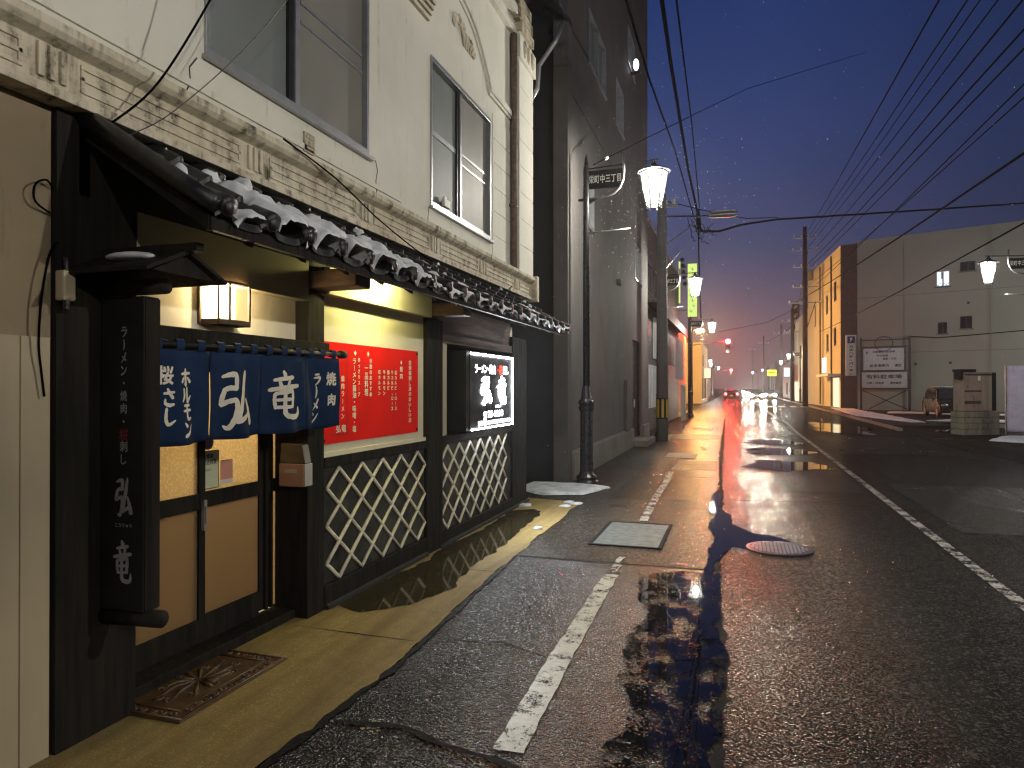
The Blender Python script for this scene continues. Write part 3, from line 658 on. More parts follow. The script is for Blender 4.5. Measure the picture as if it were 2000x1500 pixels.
# crack lines in the stucco
ck = MB().tube([(-2.999, 5.52, 3.68), (-2.999, 5.56, 3.6), (-2.999, 5.53, 3.5), (-2.999, 5.55, 3.36)], .004, 4)
ck.tube([(-2.999, 3.38, 3.62), (-2.999, 3.32, 3.54), (-2.999, 3.33, 3.46), (-2.999, 3.30, 3.4)], .005, 4); ck.tube([(-2.999, 6.65, 3.55), (-2.999, 6.62, 3.42), (-2.999, 6.64, 3.34)], .004, 4)
ck.build('wall_crack', M['darkink'], shop)
# cornice
cn = MB()
PR = [(-3.0, 3.0), (-2.90, 3.0), (-2.90, 3.045), (-2.93, 3.05), (-2.93, 3.235), (-2.91, 3.245), (-2.88, 3.26), (-2.86, 3.285), (-2.86, 3.325), (-2.885, 3.335), (-3.0, 3.37)]
n = len(PR)
cn.prism([(x, -3, z) for x, z in PR], (0, 13.18, 0))
cn.box((-3.0, 10.18, 2.985), (-2.84, 10.30, 3.36))
for y in [2.33 + 1.405 * k for k in range(-3, 6)]:
    for j in range(3): cn.box((-2.93, y + j * .055, 3.075), (-2.912, y + j * .055 + .03, 3.225))
    y0, y1 = y + .22, y + 1.34
    if y1 > 10.1: y1 = 10.1
    if y1 - y0 > .3:
        for z in (3.08, 3.135, 3.19):
            cn.box((-2.93, y0, z), (-2.921, y1, z + .022))
        cn.box((-2.93, y0, 3.102), (-2.921, y0 + .02, 3.19)); cn.box((-2.93, y1 - .02, 3.102), (-2.921, y1, 3.19))
cn.build('cornice', M['cornice'], shop, bevel=.003)
# windows
def window(y0, y1, z0, z1, ym, bars, paneA, paneB, parent=shop):
    f = MB()
    for a, b in (((y0, z0), (y1, z0 + .05)), ((y0, z1 - .05), (y1, z1)), ((y0, z0 + .05), (y0 + .035, z1 - .05)), ((y1 - .035, z0 + .05), (y1, z1 - .05))):
        f.box((-3.09, *a), (-2.985, *b))
    f.box((-3.0, y0 - .02, z0 - .03), (-2.955, y1 + .05, z0 - .002))
    wo = f.build('window', M['alu'], parent, bevel=.003)
    s = MB(); s.box((-3.06, ym - .02, z0 + .05), (-3.02, ym + .035, z1 - .05)); s.box((-3.058, ym + .0355, z0 + .05), (-3.03, y1 - .035, z0 + .085)); s.box((-3.075, y0 + .035, z0 + .05), (-3.045, ym - .02, z0 + .085))
    s.build('sash', M['alu'], wo)
    sd = MB(); sd.box((-3.08, ym - .075, z0 + .05), (-3.035, ym - .0205, z1 - .05)); sd.build('dark_stile', M['alu_dark'], wo)
    MB().box((-3.068, y0 + .035, z0 + .085), (-3.062, ym - .076, z1 - .05)).build('pane', paneA, wo)
    MB().box((-3.044, ym + .035, z0 + .085), (-3.038, y1 - .035, z1 - .05)).build('pane', paneB, wo)
    for a, b, z, t in bars: MB().box((-3.061 if a < ym - .1 else -3.037, a, z), (-3.052 if a < ym - .1 else -3.03, b, z + t)).build('glazing_bar', M['alu'], wo)
    return wo
window(*W1[:2], *W1[2:], 4.40, [(4.46, 5.35, 4.50, .03), (4.46, 5.35, 4.36, .022)], M['pane_cool'], M['pane_warm'])
window(*W2[:2], *W2[2:], 7.58, [(6.72, 7.5, 4.36, .055), (7.63, 8.49, 4.38, .03), (7.63, 8.49, 4.26, .025)], M['pane_cool'], M['pane_warm'])
tag(MB().box((-3.035, 7.06, 3.66), (-3.0, 7.22, 3.74)).box((-3.03, 7.08, 3.74), (-3.008, 7.14, 3.77)).build('paper_scrap', M['white']), 'small white packet on the sill of the right upstairs window', 'packet')

# lower storey: left plaster bay
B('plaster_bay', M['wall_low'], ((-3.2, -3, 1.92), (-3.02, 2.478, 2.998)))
bb = MB(); y = -2.95
while y < 2.45:
    y2 = min(y + .33, 2.476); bb.box((-3.2, y, 0), (-3.01, y2 - .006, 1.93)); y = y2
bb.box((-3.2, -2.95, 0), (-3.02, 2.476, 1.918)); bb.build('board_cladding', M['boards'], shop, bevel=.003)
# posts and walls of the front
wd = M['wood']
B('wing_wall', wd, ((-3.42, 2.482, 0), (-2.99, 2.94, 2.99)))
B('door_post', wd, ((-3.30, 4.50, 0), (-2.995, 4.72, 2.40)), bevel=.006)
B('middle_post', wd, ((-3.20, 6.58, 0), (-2.985, 6.98, 2.41)), bevel=.006)
B('end_post', wd, ((-3.20, 9.46, 0), (-2.99, 10.14, 2.41)), bevel=.006)
B('upper_beam', wd, ((-3.3, 2.941, 2.42), (-3.0, 4.52, 2.998)), ((-3.3, 4.52, 2.6), (-3.0, 10.14, 2.998)))
B('door_bay_plaster', M['cream'], ((-3.22, 2.942, 2.045), (-3.10, 4.499, 2.42)))
B('door_fascia', M['cream2'], ((-3.095, 2.942, 2.335), (-2.985, 4.499, 2.62)), bevel=.004)
B('bay_fascia', M['cream'], ((-3.07, 4.721, 2.41), (-2.95, 6.62, 2.62)), bevel=.004)
B('bay_plaster', M['cream'], ((-3.2, 4.721, 1.165), (-3.03, 6.579, 2.409)))
B('bay_sill', M['cream'], ((-3.029, 4.721, 1.165), (-3.0, 6.579, 1.20)))
B('door_head', wd, ((-3.08, 2.9405, 1.955), (-2.975, 4.76, 2.04)), ((-3.28, 2.9405, 1.90), (-3.0805, 4.499, 2.04)), bevel=.004)
B('bracket_beam', M['wood2'], ((-3.0, 4.50, 2.43), (-2.60, 4.72, 2.56)), bevel=.01)
B('bracket_beam', M['wood2'], ((-3.0, 6.66, 2.43), (-2.62, 6.86, 2.56)), bevel=.01)
B('middle_rail', wd, ((-3.2, 4.721, 1.085), (-2.99, 6.579, 1.164)), ((-3.2, 6.981, 1.09), (-2.99, 9.459, 1.18)), bevel=.004)
B('base_plinth', wd, ((-3.2, 4.721, 0), (-2.985, 6.579, .19)), ((-3.2, 6.981, 0), (-2.985, 9.459, .16)), bevel=.01)
B('foundation_kerb', M['alley'], ((-3.1, 4.73, 0), (-2.955, 6.57, .05)), ((-3.1, 6.9, 0), (-2.955, 10.2, .045)), bevel=.012)
B('tile_panel', M['namako'], ((-3.2, 4.721, .19), (-3.02, 6.579, 1.085)), ((-3.2, 6.981, .16), (-3.02, 9.459, 1.09)))
B('plank_wall', M['plank'], ((-3.2, 6.981, 2.18), (-3.0, 9.459, 2.28)), ((-3.22, 6.981, 2.281), (-3.03, 9.459, 2.60)), bevel=.006)
B('bay_wall', M['alley'], ((-3.3, 6.981, 1.18), (-3.2, 9.459, 2.18)))
B('white_jamb', M['cream2'], ((-3.19, 7.02, 1.181), (-3.02, 7.17, 2.179)), bevel=.004)
# lattice of plaster ridges
def lattice(y0, y1, z0, z1, cy, cz, parent=shop):
    m = MB(); sl = cz / cy; r_ = .0155
    def clip(ya, za, dy, dz):
        t0, t1 = -99, 99
        for p, d, lo, hi in ((ya, dy, y0, y1), (za, dz, z0, z1)):
            a, b = (lo - p) / d, (hi - p) / d
            if a > b: a, b = b, a
            t0, t1 = max(t0, a), min(t1, b)
        return (t0, t1) if t1 - t0 > .06 else None
    for sg in (1, -1):
        for k in range(-14, 22):
            ya = y0 + cy * (k + .5) - (0 if sg > 0 else 0); za = z1
            c = clip(ya, za, .5 * cy, .5 * cz * sg)
            if c:
                a, b = [(-3.012 + (.003 if sg > 0 else 0), ya + t * .5 * cy, za + t * .5 * cz * sg) for t in c]
                mid = [tuple(a[i] + (b[i] - a[i]) * q + ((random.random() - .5) * .004 if i else 0) for i in range(3)) for q in (0, .25, .5, .75, 1)]
                m.tube(mid, r_ * random.uniform(.9, 1.1), 8)
    return m.build('lattice', M['lattice'], parent, smooth=True)
lattice(4.775, 6.575, .20, 1.07, .36, .29)
lattice(6.985, 9.22, .17, 1.07, .345, .30)

# sliding door
door = MB()
DX = -3.22
def dbox(m, y0, y1, z0, z1, x=DX, t=.035): m.box((x - t, y0, z0), (x, y1, z1))
sill = B('door_sill', wd, ((-3.30, 2.941, 0), (-3.10, 4.499, .075)), bevel=.006)
B('door_apron', wd, ((-3.30, 2.941, .075), (-3.262, 4.30, .10)))
def sash(name, y0, y1, x, glazed):
    m = MB(); b = .055
    dbox(m, y0, y0 + b, .10, 1.90, x); dbox(m, y1 - b, y1, .10, 1.90, x)
    dbox(m, y0 + b, y1 - b, .10, .24, x); dbox(m, y0 + b, y1 - b, .93, 1.03, x); dbox(m, y0 + b, y1 - b, 1.80, 1.90, x)
    o = m.build(name, wd, shop, bevel=.003)
    MB().box((x - .022, y0 + b, 1.03), (x - .016, y1 - b, 1.80)).build('upper_glass', M['frost_up'], o)
    MB().box((x - .022, y0 + b, .24), (x - .016, y1 - b, .93)).build('lower_glass', M['frost_low'], o)
    return o
s1 = sash('sliding_door', 2.96, 3.72, -3.225, 1)
s2 = sash('sliding_door', 3.66, 4.36, -3.262, 1)
hd = MB().box((-3.22, 3.675, .80), (-3.195, 3.70, .99)); hd.box((-3.215, 3.68, .84), (-3.185, 3.69, .95)); hd.build('handle', M['alu'], s1)
B('side_slats', wd, ((-3.28, 4.345, .10), (-3.24, 4.375, 1.90)), ((-3.28, 4.41, .10), (-3.24, 4.43, 1.90)), ((-3.28, 4.36, .94), (-3.245, 4.499, 1.03)))
sg = MB().box((-3.278, 4.376, .10), (-3.272, 4.41, 1.90)); sg.box((-3.278, 4.43, .10), (-3.272, 4.498, 1.90)); sg.build('side_glass', M['frost_up'], shop)
# room behind the door, lit from inside
B('entry_room', M['cream'], ((-4.9, 2.55, 0), (-4.8, 4.7, 2.4)), ((-4.8, 2.55, 0), (-3.43, 2.6, 2.4)), ((-4.8, 4.73, 0), (-3.33, 4.78, 2.4)), ((-4.8, 2.6, 2.4), (-3.31, 4.73, 2.45)), ((-4.8, 2.6, 0), (-3.31, 4.73, .02)))
point('entry_ceiling_lamp', (-3.95, 4.0, 1.85), 42, (1.0, .80, .50), .12, shop)

# ------------------------------------------------------------------ eave roof
EY0, EY1 = 2.64, 9.62
def sag(y): return -.012 * math.sin((y - EY0) / (EY1 - EY0) * PI) - .008 * (y - EY0) / 7
def surf(y, s_, k=0):
    """roof point: s_ 0 at wall, 1 at eave"""
    ph = ((y - 2.70) / .326) % 1.0
    roll = math.exp(-((ph if ph < .5 else ph - 1) / .13) ** 2) * .055
    pan = -.022 * math.sin(PI * ph)
    x = -3.0 + .76 * s_; z = 2.965 - .485 * s_ + sag(y)
    return x, z, roll + pan
def tiles():
    m = MB(); rows = 4; ny = int((EY1 - EY0) / .0163)
    for r_ in range(rows):
        s0, s1 = r_ / rows - (.02 if r_ else 0), (r_ + 1) / rows
        def fn(u, v, s0=s0, s1=s1, dz=0):
            y = EY0 + (EY1 - EY0) * u; s_ = s0 + (s1 - s0) * v
            x, z, h = surf(y, s_)
            jit = .006 * noise.noise(Vector((math.floor((y - 2.53) / .326) * 3.1, r_ * 5.7, 0)))
            lift = .030 * v + jit
            return (x + h * .5 + dz * .5, y, z + h * .86 + lift + dz)
        m.grid(fn, ny, 2)
        # front lip thickness
        def lip(u, v, s1=s1):
            p = fn(u, 1); return (p[0] + .001, p[1], p[2] - .036 * v)
        m.grid(lip, ny, 1)
    return m
roof = tiles().build('eave_roof', M['tile'], shop, smooth=True)
y = 2.70
while y < EY1:
    x, z, h = surf(y, 1.0); zc = z + h * .86 + .010
    rd = MB().tube([(x - .10, y, zc + .045), (x + .015, y, zc - .004), (x + .035, y, zc - .012)], [.050, .052, .046], 14)
    rd.ball((x + .034, y, zc - .012), (.018, .040, .040), 12, 8)
    rd.build('round_eave_tile', M['tile'], roof, smooth=True)
    y += .326
# barge tiles and boards on the near end
bg_ = MB().tube([(-3.0, 2.62, 3.01), (-2.7, 2.62, 2.82), (-2.4, 2.62, 2.63), (-2.22, 2.62, 2.52)], [.05, .05, .045, .04], 12)
bg_.build('verge_tile', M['tile'], roof, smooth=True)
B('verge_board', M['black'], ((-3.0, 2.60, 2.62), (-2.99, 2.66, 2.98)))
vb = MB().prism([(-3.0, 2.63, 2.90), (-2.27, 2.63, 2.41), (-2.27, 2.63, 2.48), (-3.0, 2.63, 2.97)], (0, .03, 0)); vb.build('verge_board', M['wood'], shop)
sf = MB().prism([(-3.0, EY0, 2.90), (-2.27, EY0, 2.435), (-2.27, EY0, 2.46), (-3.0, EY0, 2.93)], (0, EY1 - EY0, 0)); sf.build('soffit', M['wood'], shop)
rafter = None; y = 2.95
while y < EY1 - .1:
    m = MB().prism([(-3.0, y, 2.84), (-2.31, y, 2.40), (-2.31, y, 2.447), (-3.0, y, 2.90)], (0, .045, 0)); m.build('rafter', M['wood'], shop); y += .46
B('eave_board', M['wood'], ((-2.29, EY0, 2.415), (-2.262, EY1, 2.475)))
# snow caught on the tiles
def roofsnow():
    m = MB(); ny, ns = 620, 34; base = {}; vs = []; fs = []
    def th(y, s_):
        ph = ((y - 2.70) / .326) % 1.0
        cell = math.floor((y - 2.70) / .326)
        amt = {0: .55, 1: 1.15, 2: 1.25, 3: 1.2, 4: 1.1, 5: .9, 6: .7}.get(cell, .58 if cell > 0 else .12)
        amt *= .75 + .5 * random.Random(cell * 7).random()
        bell = math.exp(-((ph - .52) / .34) ** 4)
        low = 1 / (1 + math.exp(-(s_ - (.50 + .2 * noise.noise(Vector((cell * 2.3, 0, 4))))) * 16))
        band = .5 * (1 if (s_ * 4) % 1 < .35 else 0)
        nn = noise.noise(Vector((y * 7, s_ * 4, 3))) * .85 + noise.noise(Vector((y * 19, s_ * 12, 8))) * .5 + noise.noise(Vector((y * 60, s_ * 34, 8))) * .14
        return amt * bell * (low + band * .6) * 1.15 + nn * .75 - .36
    for j in range(ns + 1):
        for i in range(ny + 1):
            y = EY0 + (EY1 - EY0) * i / ny; s_ = .12 + .93 * j / ns; t = th(y, s_)
            x, z, h = surf(y, min(s_, 1.03)); lift = .030 * ((min(s_, .999) * 4) % 1)
            hh = max(0, min(t, 1)) ** .62 * (.115 if EY0 + .4 < y < EY0 + 2.3 else .08)
            droop = max(0, s_ - .99) * -.45
            vs.append((x + h * .5 + hh * .45 + (max(0, s_ - 1) * .1), y, z + h * .86 + lift + hh + droop - (.0 if t > 0 else .02)))
            base[(i, j)] = t
    for j in range(ns):
        for i in range(ny):
            if max(base[(i, j)], base[(i + 1, j)], base[(i + 1, j + 1)], base[(i, j + 1)]) > 0:
                fs.append((j * (ny + 1) + i, j * (ny + 1) + i + 1, (j + 1) * (ny + 1) + i + 1, (j + 1) * (ny + 1) + i))
    m.add(vs, fs); return m
tag(roofsnow().build('eave_snow', M['snow'], smooth=True), 'melting snow caught between the rolls of the black eave tiles', 'snow', kind='stuff')

# under-eave fluorescent lamp
ul = thing('strip_light', 'yellow strip light tucked behind the eave over the red menu board', 'light', (-2.72, 5.35, 2.66))
MB().box((-2.74, 5.0, 2.70), (-2.66, 5.7, 2.73)).build('housing', M['white'], ul)
MB().tube([(-2.70, 5.03, 2.675), (-2.70, 5.67, 2.675)], .016, 10).build('tube', M['tube'], ul, smooth=True)

# wall lantern above the door
wl = thing('wall_lantern', 'glowing paper wall lantern with dark frame above the navy door curtain', 'lantern', (-3.1, 3.58, 2.2))
pts = [(-3.09, 3.51), (-2.97, 3.53), (-2.945, 3.60), (-2.94, 3.70), (-2.955, 3.79), (-2.98, 3.83), (-3.09, 3.835)]
sh = MB()
for i in range(len(pts) - 1):
    sh.add([(*pts[i], 2.115), (*pts[i + 1], 2.115), (*pts[i + 1], 2.34), (*pts[i], 2.34)], [(0, 1, 2, 3)])
sh.build('shade', M['shade'], wl)
fm = MB().prism([(p[0] + (.008 if p[0] > -3.05 else 0), p[1], 2.085) for p in pts], (0, 0, .03)); fm.tube([(p[0] + .002, p[1], 2.343) for p in pts], .007, 5)
for p in pts[1:6]:
    if p[1] != 3.70: fm.box((p[0] - .004, p[1] - .005, 2.115), (p[0] + .006, p[1] + .005, 2.34))
fm.box((-3.099, 3.50, 2.085), (-3.08, 3.52, 2.352)); fm.build('frame', M['wood2'], wl)
MB().box((-3.099, 3.52, 2.115), (-3.092, 3.83, 2.34)).build('back_plate', M['white'], wl)
point('lantern_bulb', (-3.01, 3.68, 2.29), 55, (1.0, .86, .60), .02, wl)

# ------------------------------------------------------------------ noren curtain
NX = -2.80
def nwave(y, z):
    f = (1.90 - z) / .5
    return NX + .016 * math.sin(y * 11 + 1) * (.4 + f) + .013 * math.sin(y * 27 + z * 5) * (.15 + f) + .035 * noise.noise(Vector((y * 4, z * 3, 2))) * f
nr = thing('noren_curtain', 'navy split door curtain with cream lettering hung on a pole over the entrance', 'curtain', (NX, 3.8, 1.93))
rod = MB().tube([(NX, 2.88, 1.925), (NX, 4.64, 1.945)], .014, 10); rod.build('rod', M['black'], nr, smooth=True)
MB().tube([(NX, 4.62, 1.943), (NX, 4.68, 1.945)], .030, 12).build('rod_end', M['black'], nr, smooth=True)
bk = MB()
for y in (2.95, 4.52): bk.tube([(-2.99, y, 1.99), (NX, y, 1.935)], .010, 6)
bk.build('rod_bracket', M['iron'], nr)
panels = [(2.80, 3.262), (3.268, 3.700), (3.701, 4.158), (4.159, 4.59)]
rnd = random.Random(4)
for (y0, y1) in panels:
    m = MB()
    def fn(u, v, y0=y0, y1=y1):
        cx = (y0 + y1) / 2; hw = (y1 - y0) / 2 * (1 - .05 * math.sin(PI * min(v, 1)) * .3); y = cx + (u * 2 - 1) * hw; z = 1.895 + .02 * (y - 2.88) / 1.9 - .49 * v - .012 * math.sin(u * PI) * v
        return (nwave(y, z), y, z)
    m.grid(fn, 22, 14)
    o = m.build('cloth_panel', M['navy'], nr, smooth=True); md = o.modifiers.new('s', 'SOLIDIFY'); md.thickness = .003; md.offset = -1
    k = 3
    for j in range(k):
        lp = MB(); yy = y0 + (y1 - y0) * (j + .5) / k; zt = 1.925 + .02 * (yy - 2.88) / 1.9
        lp.grid(lambda u, v, yy=yy, zt=zt: (NX + .017 * math.sin(PI * 2 * v * .9 - .3), yy - .028 + .056 * u, zt - .030 * math.cos(PI * 2 * (v * .9 - .05)) - (.004 if v < .1 or v > .9 else 0)), 2, 16)
        lp.build('hanging_loop', M['navy'], o, smooth=True)
def warp(v): return Vector((nwave(v.y, v.z) + .006 + v.x - NX, v.y, v.z))
it = []
F = fr_x(NX, 0, 0)
it += column('ホルモン', 3.075, 1.80, .092, .088, .088, 0, .017)
it += [('桜', 2.925, 1.76, .10, .10, .005)] + column('さし', 2.95, 1.70, .10, .09, .085, 0, .017)
it += [('弘', 3.475, 1.635, .35, .29, ('b', .031)), ('竜', 3.93, 1.66, .29, .30, ('b', .029))]
it += column('ラーメン', 4.33, 1.80, .088, .084, .088, 0, .016)
it += [('焼', 4.49, 1.76, .10, .11, .006), ('肉', 4.50, 1.61, .085, .10, .006)]
lettering('lettering', it, F, M['cloth_ink'], nr, warp)

# ------------------------------------------------------------------ red menu board
rb = thing('menu_board', 'bright red menu board with columns of white lettering', 'sign', (-3.0, 5.6, 1.65))
MB().box((-3.03, 4.725, 1.262), (-3.018, 6.43, 2.058)).build('board', M['red'], rb)
fx = MB()
for y, z in ((6.40, 2.03), (6.40, 1.29), (4.75, 2.03), (4.75, 1.29)): fx.box((-3.018, y - .015, z - .012), (-3.012, y + .015, z + .012))
fx.build('corner_clip', M['black'], rb)
F = fr_x(-3.0165, 0, 0); it = []
it += column('会津桜刺し身のおいしい店', 6.245, 1.965, .0505, .048, .062, .0025)
it += column('焼肉', 6.06, 1.905, .066, .055, .060, .0025); it += [('◆', 6.06, 1.935, .045, .04, 0)]
it += column('桜カルビ、ロース', 5.945, 1.86, .047, .040, .046, .0018) + column('牛カルビ、ロース', 5.875, 1.86, .047, .040, .046, .0018)
it += column('豚カルビ', 5.80, 1.86, .047, .040, .046, .0018) + column('牛ホルモン', 5.72, 1.86, .047, .040, .046, .0018) + column('桜ホルモン', 5.63, 1.86, .047, .040, .046, .0018)
it += column('季節のおすすめ', 5.475, 1.95, .0475, .044, .046, .0018) + column('一品料理', 5.40, 1.90, .069, .066, .062, .0025); it += [('◆', 5.43, 1.985, .05, .045, 0)]
it += column('あっさりスープ', 5.275, 1.955, .048, .040, .042, .0018) + column('ラーメン醤油・味噌・塩', 5.20, 1.945, .056, .056, .062, .0025); it += [('◆', 5.215, 1.985, .05, .045, 0)]
it += column('焼肉ラーメン', 5.02, 1.80, .06, .05, .05, .0018) + [('弘', 4.955, 1.37, .065, .075, .003), ('竜', 5.035, 1.37, .065, .075, .003)]
lettering('lettering', it, F, M['cloth_ink'], rb)
ol = MB()
for a, b in (((4.87, 1.325), (5.09, 1.329)), ((4.87, 1.98), (5.09, 1.984)), ((4.87, 1.329), (4.874, 1.98)), ((5.086, 1.329), (5.09, 1.98))): ol.box((-3.0175, *a), (-3.0165, *b))
ol.build('outline_box', M['darkink'], rb)

# ------------------------------------------------------------------ illuminated sign box
ls = thing('illuminated_sign', 'black light-box sign with glowing white brush characters and LED border', 'sign', (-2.95, 8.35, 1.65))
MB().box((-3.19, 7.45, 1.20), (-2.905, 9.18, 2.12)).build('housing', M['black'], ls, bevel=.005)
MB().box((-2.905, 7.56, 1.215), (-2.899, 9.15, 2.105)).build('face', M['black'], ls)
bt = MB()
for a, b in (((7.57, 2.080), (9.15, 2.102)), ((7.60, 1.206), (9.15, 1.222)), ((9.135, 1.222), (9.15, 2.080))): bt.box((-2.899, *a), (-2.888, *b))
bt.build('light_strip', M['ledstrip'], ls)
F = fr_x(-2.896, 0, 0)
wr = [('ラ', 7.76, 1.90), ('ー', 7.87, 1.90), ('メ', 7.98, 1.90), ('ン', 8.09, 1.90), ('・', 8.18, 1.90), ('焼', 8.27, 1.90), ('肉', 8.40, 1.90)]
it = [(c, y, z + .02, .12, .115, .006) for c, y, z in wr] + [('刺', 8.80, 1.92, .12, .12, .006), ('し', 8.93, 1.92, .12, .11, .006)]
it += [('こうりゅう', 8.55, 1.465, .035, .22, .003), ('28-8218', 8.45, 1.375, .075, .58, .009)]
it += [('営業時間', 7.97, 1.275, .055, .30, .005), ('AM11:30-PM2:00', 8.38, 1.275, .045, .46, .005), ('PM5:00-PM9:00', 8.84, 1.275, .045, .40, .005)]
it += [('☎', 8.06, 1.36, .10, .10, .006)]
lettering('lettering', it, F, M['led'], ls)
lettering('red_lettering', [('・', 8.54, 1.92, .12, .115, .006), ('桜', 8.65, 1.92, .13, .125, .007)], F, M['ledred'], ls)
al = bpy.data.lights.new('sign_light', 'AREA'); al.shape = 'RECTANGLE'; al.size = 1.5; al.size_y = .85; al.energy = 110; al.color = (.92, .97, 1.0)
ao = bpy.data.objects.new('sign_light', al); C.objects.link(ao); ao.location = (-2.87, 8.36, 1.66); ao.rotation_euler = (0, R(-90), 0); ao.parent = ls; ao.matrix_parent_inverse = parent_inv(ls)
lettering('large_lettering', [('弘', 8.10, 1.67, .33, .36, ('b', .052)), ('竜', 8.70, 1.68, .32, .34, ('b', .046))], F, M['led2'], ls)

# ------------------------------------------------------------------ hanging signboard with its little roof
sb = thing('vertical_signboard', 'tall black vertical signboard with grey brush characters under a little gabled roof', 'sign', (-2.8, 2.75, .55))
MB().box((-2.97, 2.705, .62), (-2.705, 2.805, 2.14)).build('board', M['black'], sb, bevel=.008)
MB().box((-2.704, 2.71, .63), (-2.700, 2.80, 2.13)).build('edge_board', M['wood'], sb)
F = fr_y(0, 2.703, 0); it = []
it += column('ラーメン・焼肉・', -2.825, 2.00, .062, .052, .044, .0015, .008) + column('刺し', -2.825, 1.445, .062, .056, .050, .0015)
it += [('弘', -2.825, 1.175, .19, .105, ('b', .018)), ('竜', -2.83, .865, .19, .115, ('b', .018))]
it += [('こうりゅう', -2.825, 1.035, .018, .10, .001)]
lettering('lettering', it, F, M['dimwhite'], sb)
lettering('red_lettering', [('桜', -2.825, 1.47, .06, .055, .002)], F, M['dimred'], sb)
MB().tube([(-3.0, 2.755, .575), (-2.64, 2.755, .585)], [.045, .042], 14).build('round_pole', M['wood'], sb, smooth=True); MB().tube([(-3.0, 2.755, 2.19), (-2.62, 2.755, 2.19)], .04, 12).build('round_pole', M['wood'], sb, smooth=True)
rfm = MB()
for sg in (-1, 1):
    rfm.prism([(-3.0, 2.755, 2.36), (-3.0, 2.755 + sg * .26, 2.24), (-3.0, 2.755 + sg * .26, 2.222), (-3.0, 2.755, 2.335)], (.52, 0, 0))
rfm.box((-3.0, 2.73, 2.345), (-2.42, 2.78, 2.385)); rfm.build('gable_roof', M['wood'], sb, bevel=.004)
gb = MB().prism([(-2.53, 2.755, 2.33), (-2.53, 2.56, 2.235), (-2.53, 2.95, 2.235)], (.02, 0, 0)); gb.build('gable_board', M['wood'], sb)
gs = MB().ball((-2.72, 2.64, 2.315), (.14, .07, .022)); tag(gs.build('gable_snow', M['snow'], smooth=True), 'thin strip of snow on the little signboard roof', 'snow', kind='stuff')

# leaflet box on the door post, stickers on the door, mat
lb = thing('leaflet_box', 'pinkish plastic leaflet box with smoky flap fixed to the dark door post', 'box', (-3.05, 4.45, 1.0))
MB().prism([(-3.17, 4.40, .985), (-2.97, 4.40, .985), (-2.955, 4.40, 1.15), (-3.17, 4.40, 1.15)], (0, .095, 0)).build('bin', M['plastic_pink'], lb, bevel=.008)
MB().prism([(-3.17, 4.41, 1.15), (-2.958, 4.41, 1.15), (-2.985, 4.41, 1.29), (-3.16, 4.41, 1.30)], (0, .085, 0)).build('flap', M['clear'], lb, bevel=.006)
MB().box((-2.969, 4.40, .99), (-2.95, 4.495, 1.15)).build('side', M['plastic_white'], lb, bevel=.004)
MB().box((-3.12, 4.397, 1.085), (-3.02, 4.3995, 1.11)).build('label_strip', M['plastic_white'], lb)
nt_ = thing('notice_poster', 'pale green-edged notice sheet taped to the door glass', 'notice', (-3.25, 3.80, 1.2))
MB().box((-3.276, 3.735, 1.04), (-3.2745, 3.90, 1.29)).build('sheet', M['paper_green'], nt_)
bo = MB()
for a, b in (((3.735, 1.04), (3.90, 1.047)), ((3.735, 1.283), (3.90, 1.29)), ((3.894, 1.047), (3.90, 1.283))): bo.box((-3.2745, *a), (-3.2735, *b))
bo.build('border', M['yellowsign'] if 0 else pm('green_edge', (.12, .22, .08)), nt_)
it = [('感染', 3.815, 1.255, .028, .06, .001), ('防止対策', 3.815, 1.215, .032, .12, .001), ('実施中', 3.80, 1.165, .016, .06, 0)]
for k in range(5): it.append(('―――――――', 3.815, 1.135 - k * .016, .003, .12, 0))
lettering('lettering', it, fr_x(-3.2742, 0, 0), M['darkink'], nt_)
pk = thing('pink_notice', 'small pink paper on the door glass beside the pale notice', 'notice', (-3.25, 3.98, 1.15))
MB().box((-3.276, 3.915, 1.085), (-3.2745, 4.035, 1.215)).build('sheet', M['paper_pink'], pk); MB().box((-3.276, 3.915, 1.055), (-3.2748, 4.035, 1.085)).build('white_margin', M['white'], pk)
rs = thing('round_sticker', 'round violet sticker on the door glass above the notice', 'sticker', (-3.25, 3.8, 1.33))
MB().tube([(-3.276, 3.80, 1.345), (-3.2745, 3.80, 1.345)], .05, 28).build('disc', M['paper_violet'], rs)
ln = MB()
for k, hw in ((-1, .036), (0, .042), (1, .036)): ln.box((-3.2745, 3.80 - hw, 1.345 + k * .024 - .002), (-3.2738, 3.80 + hw, 1.345 + k * .024 + .002))
ln.build('printed_lines', M['darkink'], rs)
# door mat with scroll relief
mt = thing('door_mat', 'bronze-brown rubber door mat with scroll relief in front of the sliding door', 'mat', (-2.97, 3.3, .01))
ma = MB().box((-3.23, 2.90, .011), (-2.67, 3.80, .020)); 
mo = ma.build('base', M['rubber'], mt, bevel=.003)
mo.rotation_euler = (0, 0, 0)
rl = MB()
for a, b in (((-3.22, 2.91), (-2.68, 2.925)), ((-3.22, 3.775), (-2.68, 3.79)), ((-3.22, 2.925), (-3.205, 3.775)), ((-2.695, 2.925), (-2.68, 3.775)),
             ((-3.14, 2.99), (-2.76, 3.0)), ((-3.14, 3.70), (-2.76, 3.71)), ((-3.14, 3.0), (-3.13, 3.70)), ((-2.77, 3.0), (-2.76, 3.70))): rl.box((*a, .020), (*b, .027))
def scroll(cx, cy_, s_, a0, turns=1.3, fl=1):
    pts_ = [(cx + s_ * (1 - t / 12 * .8) * math.cos(a0 + fl * t / 12 * turns * 2 * PI), cy_ + s_ * (1 - t / 12 * .8) * math.sin(a0 + fl * t / 12 * turns * 2 * PI), .021) for t in range(13)]
    rl.tube(pts_, [.0075 - .0003 * t for t in range(13)], 6)
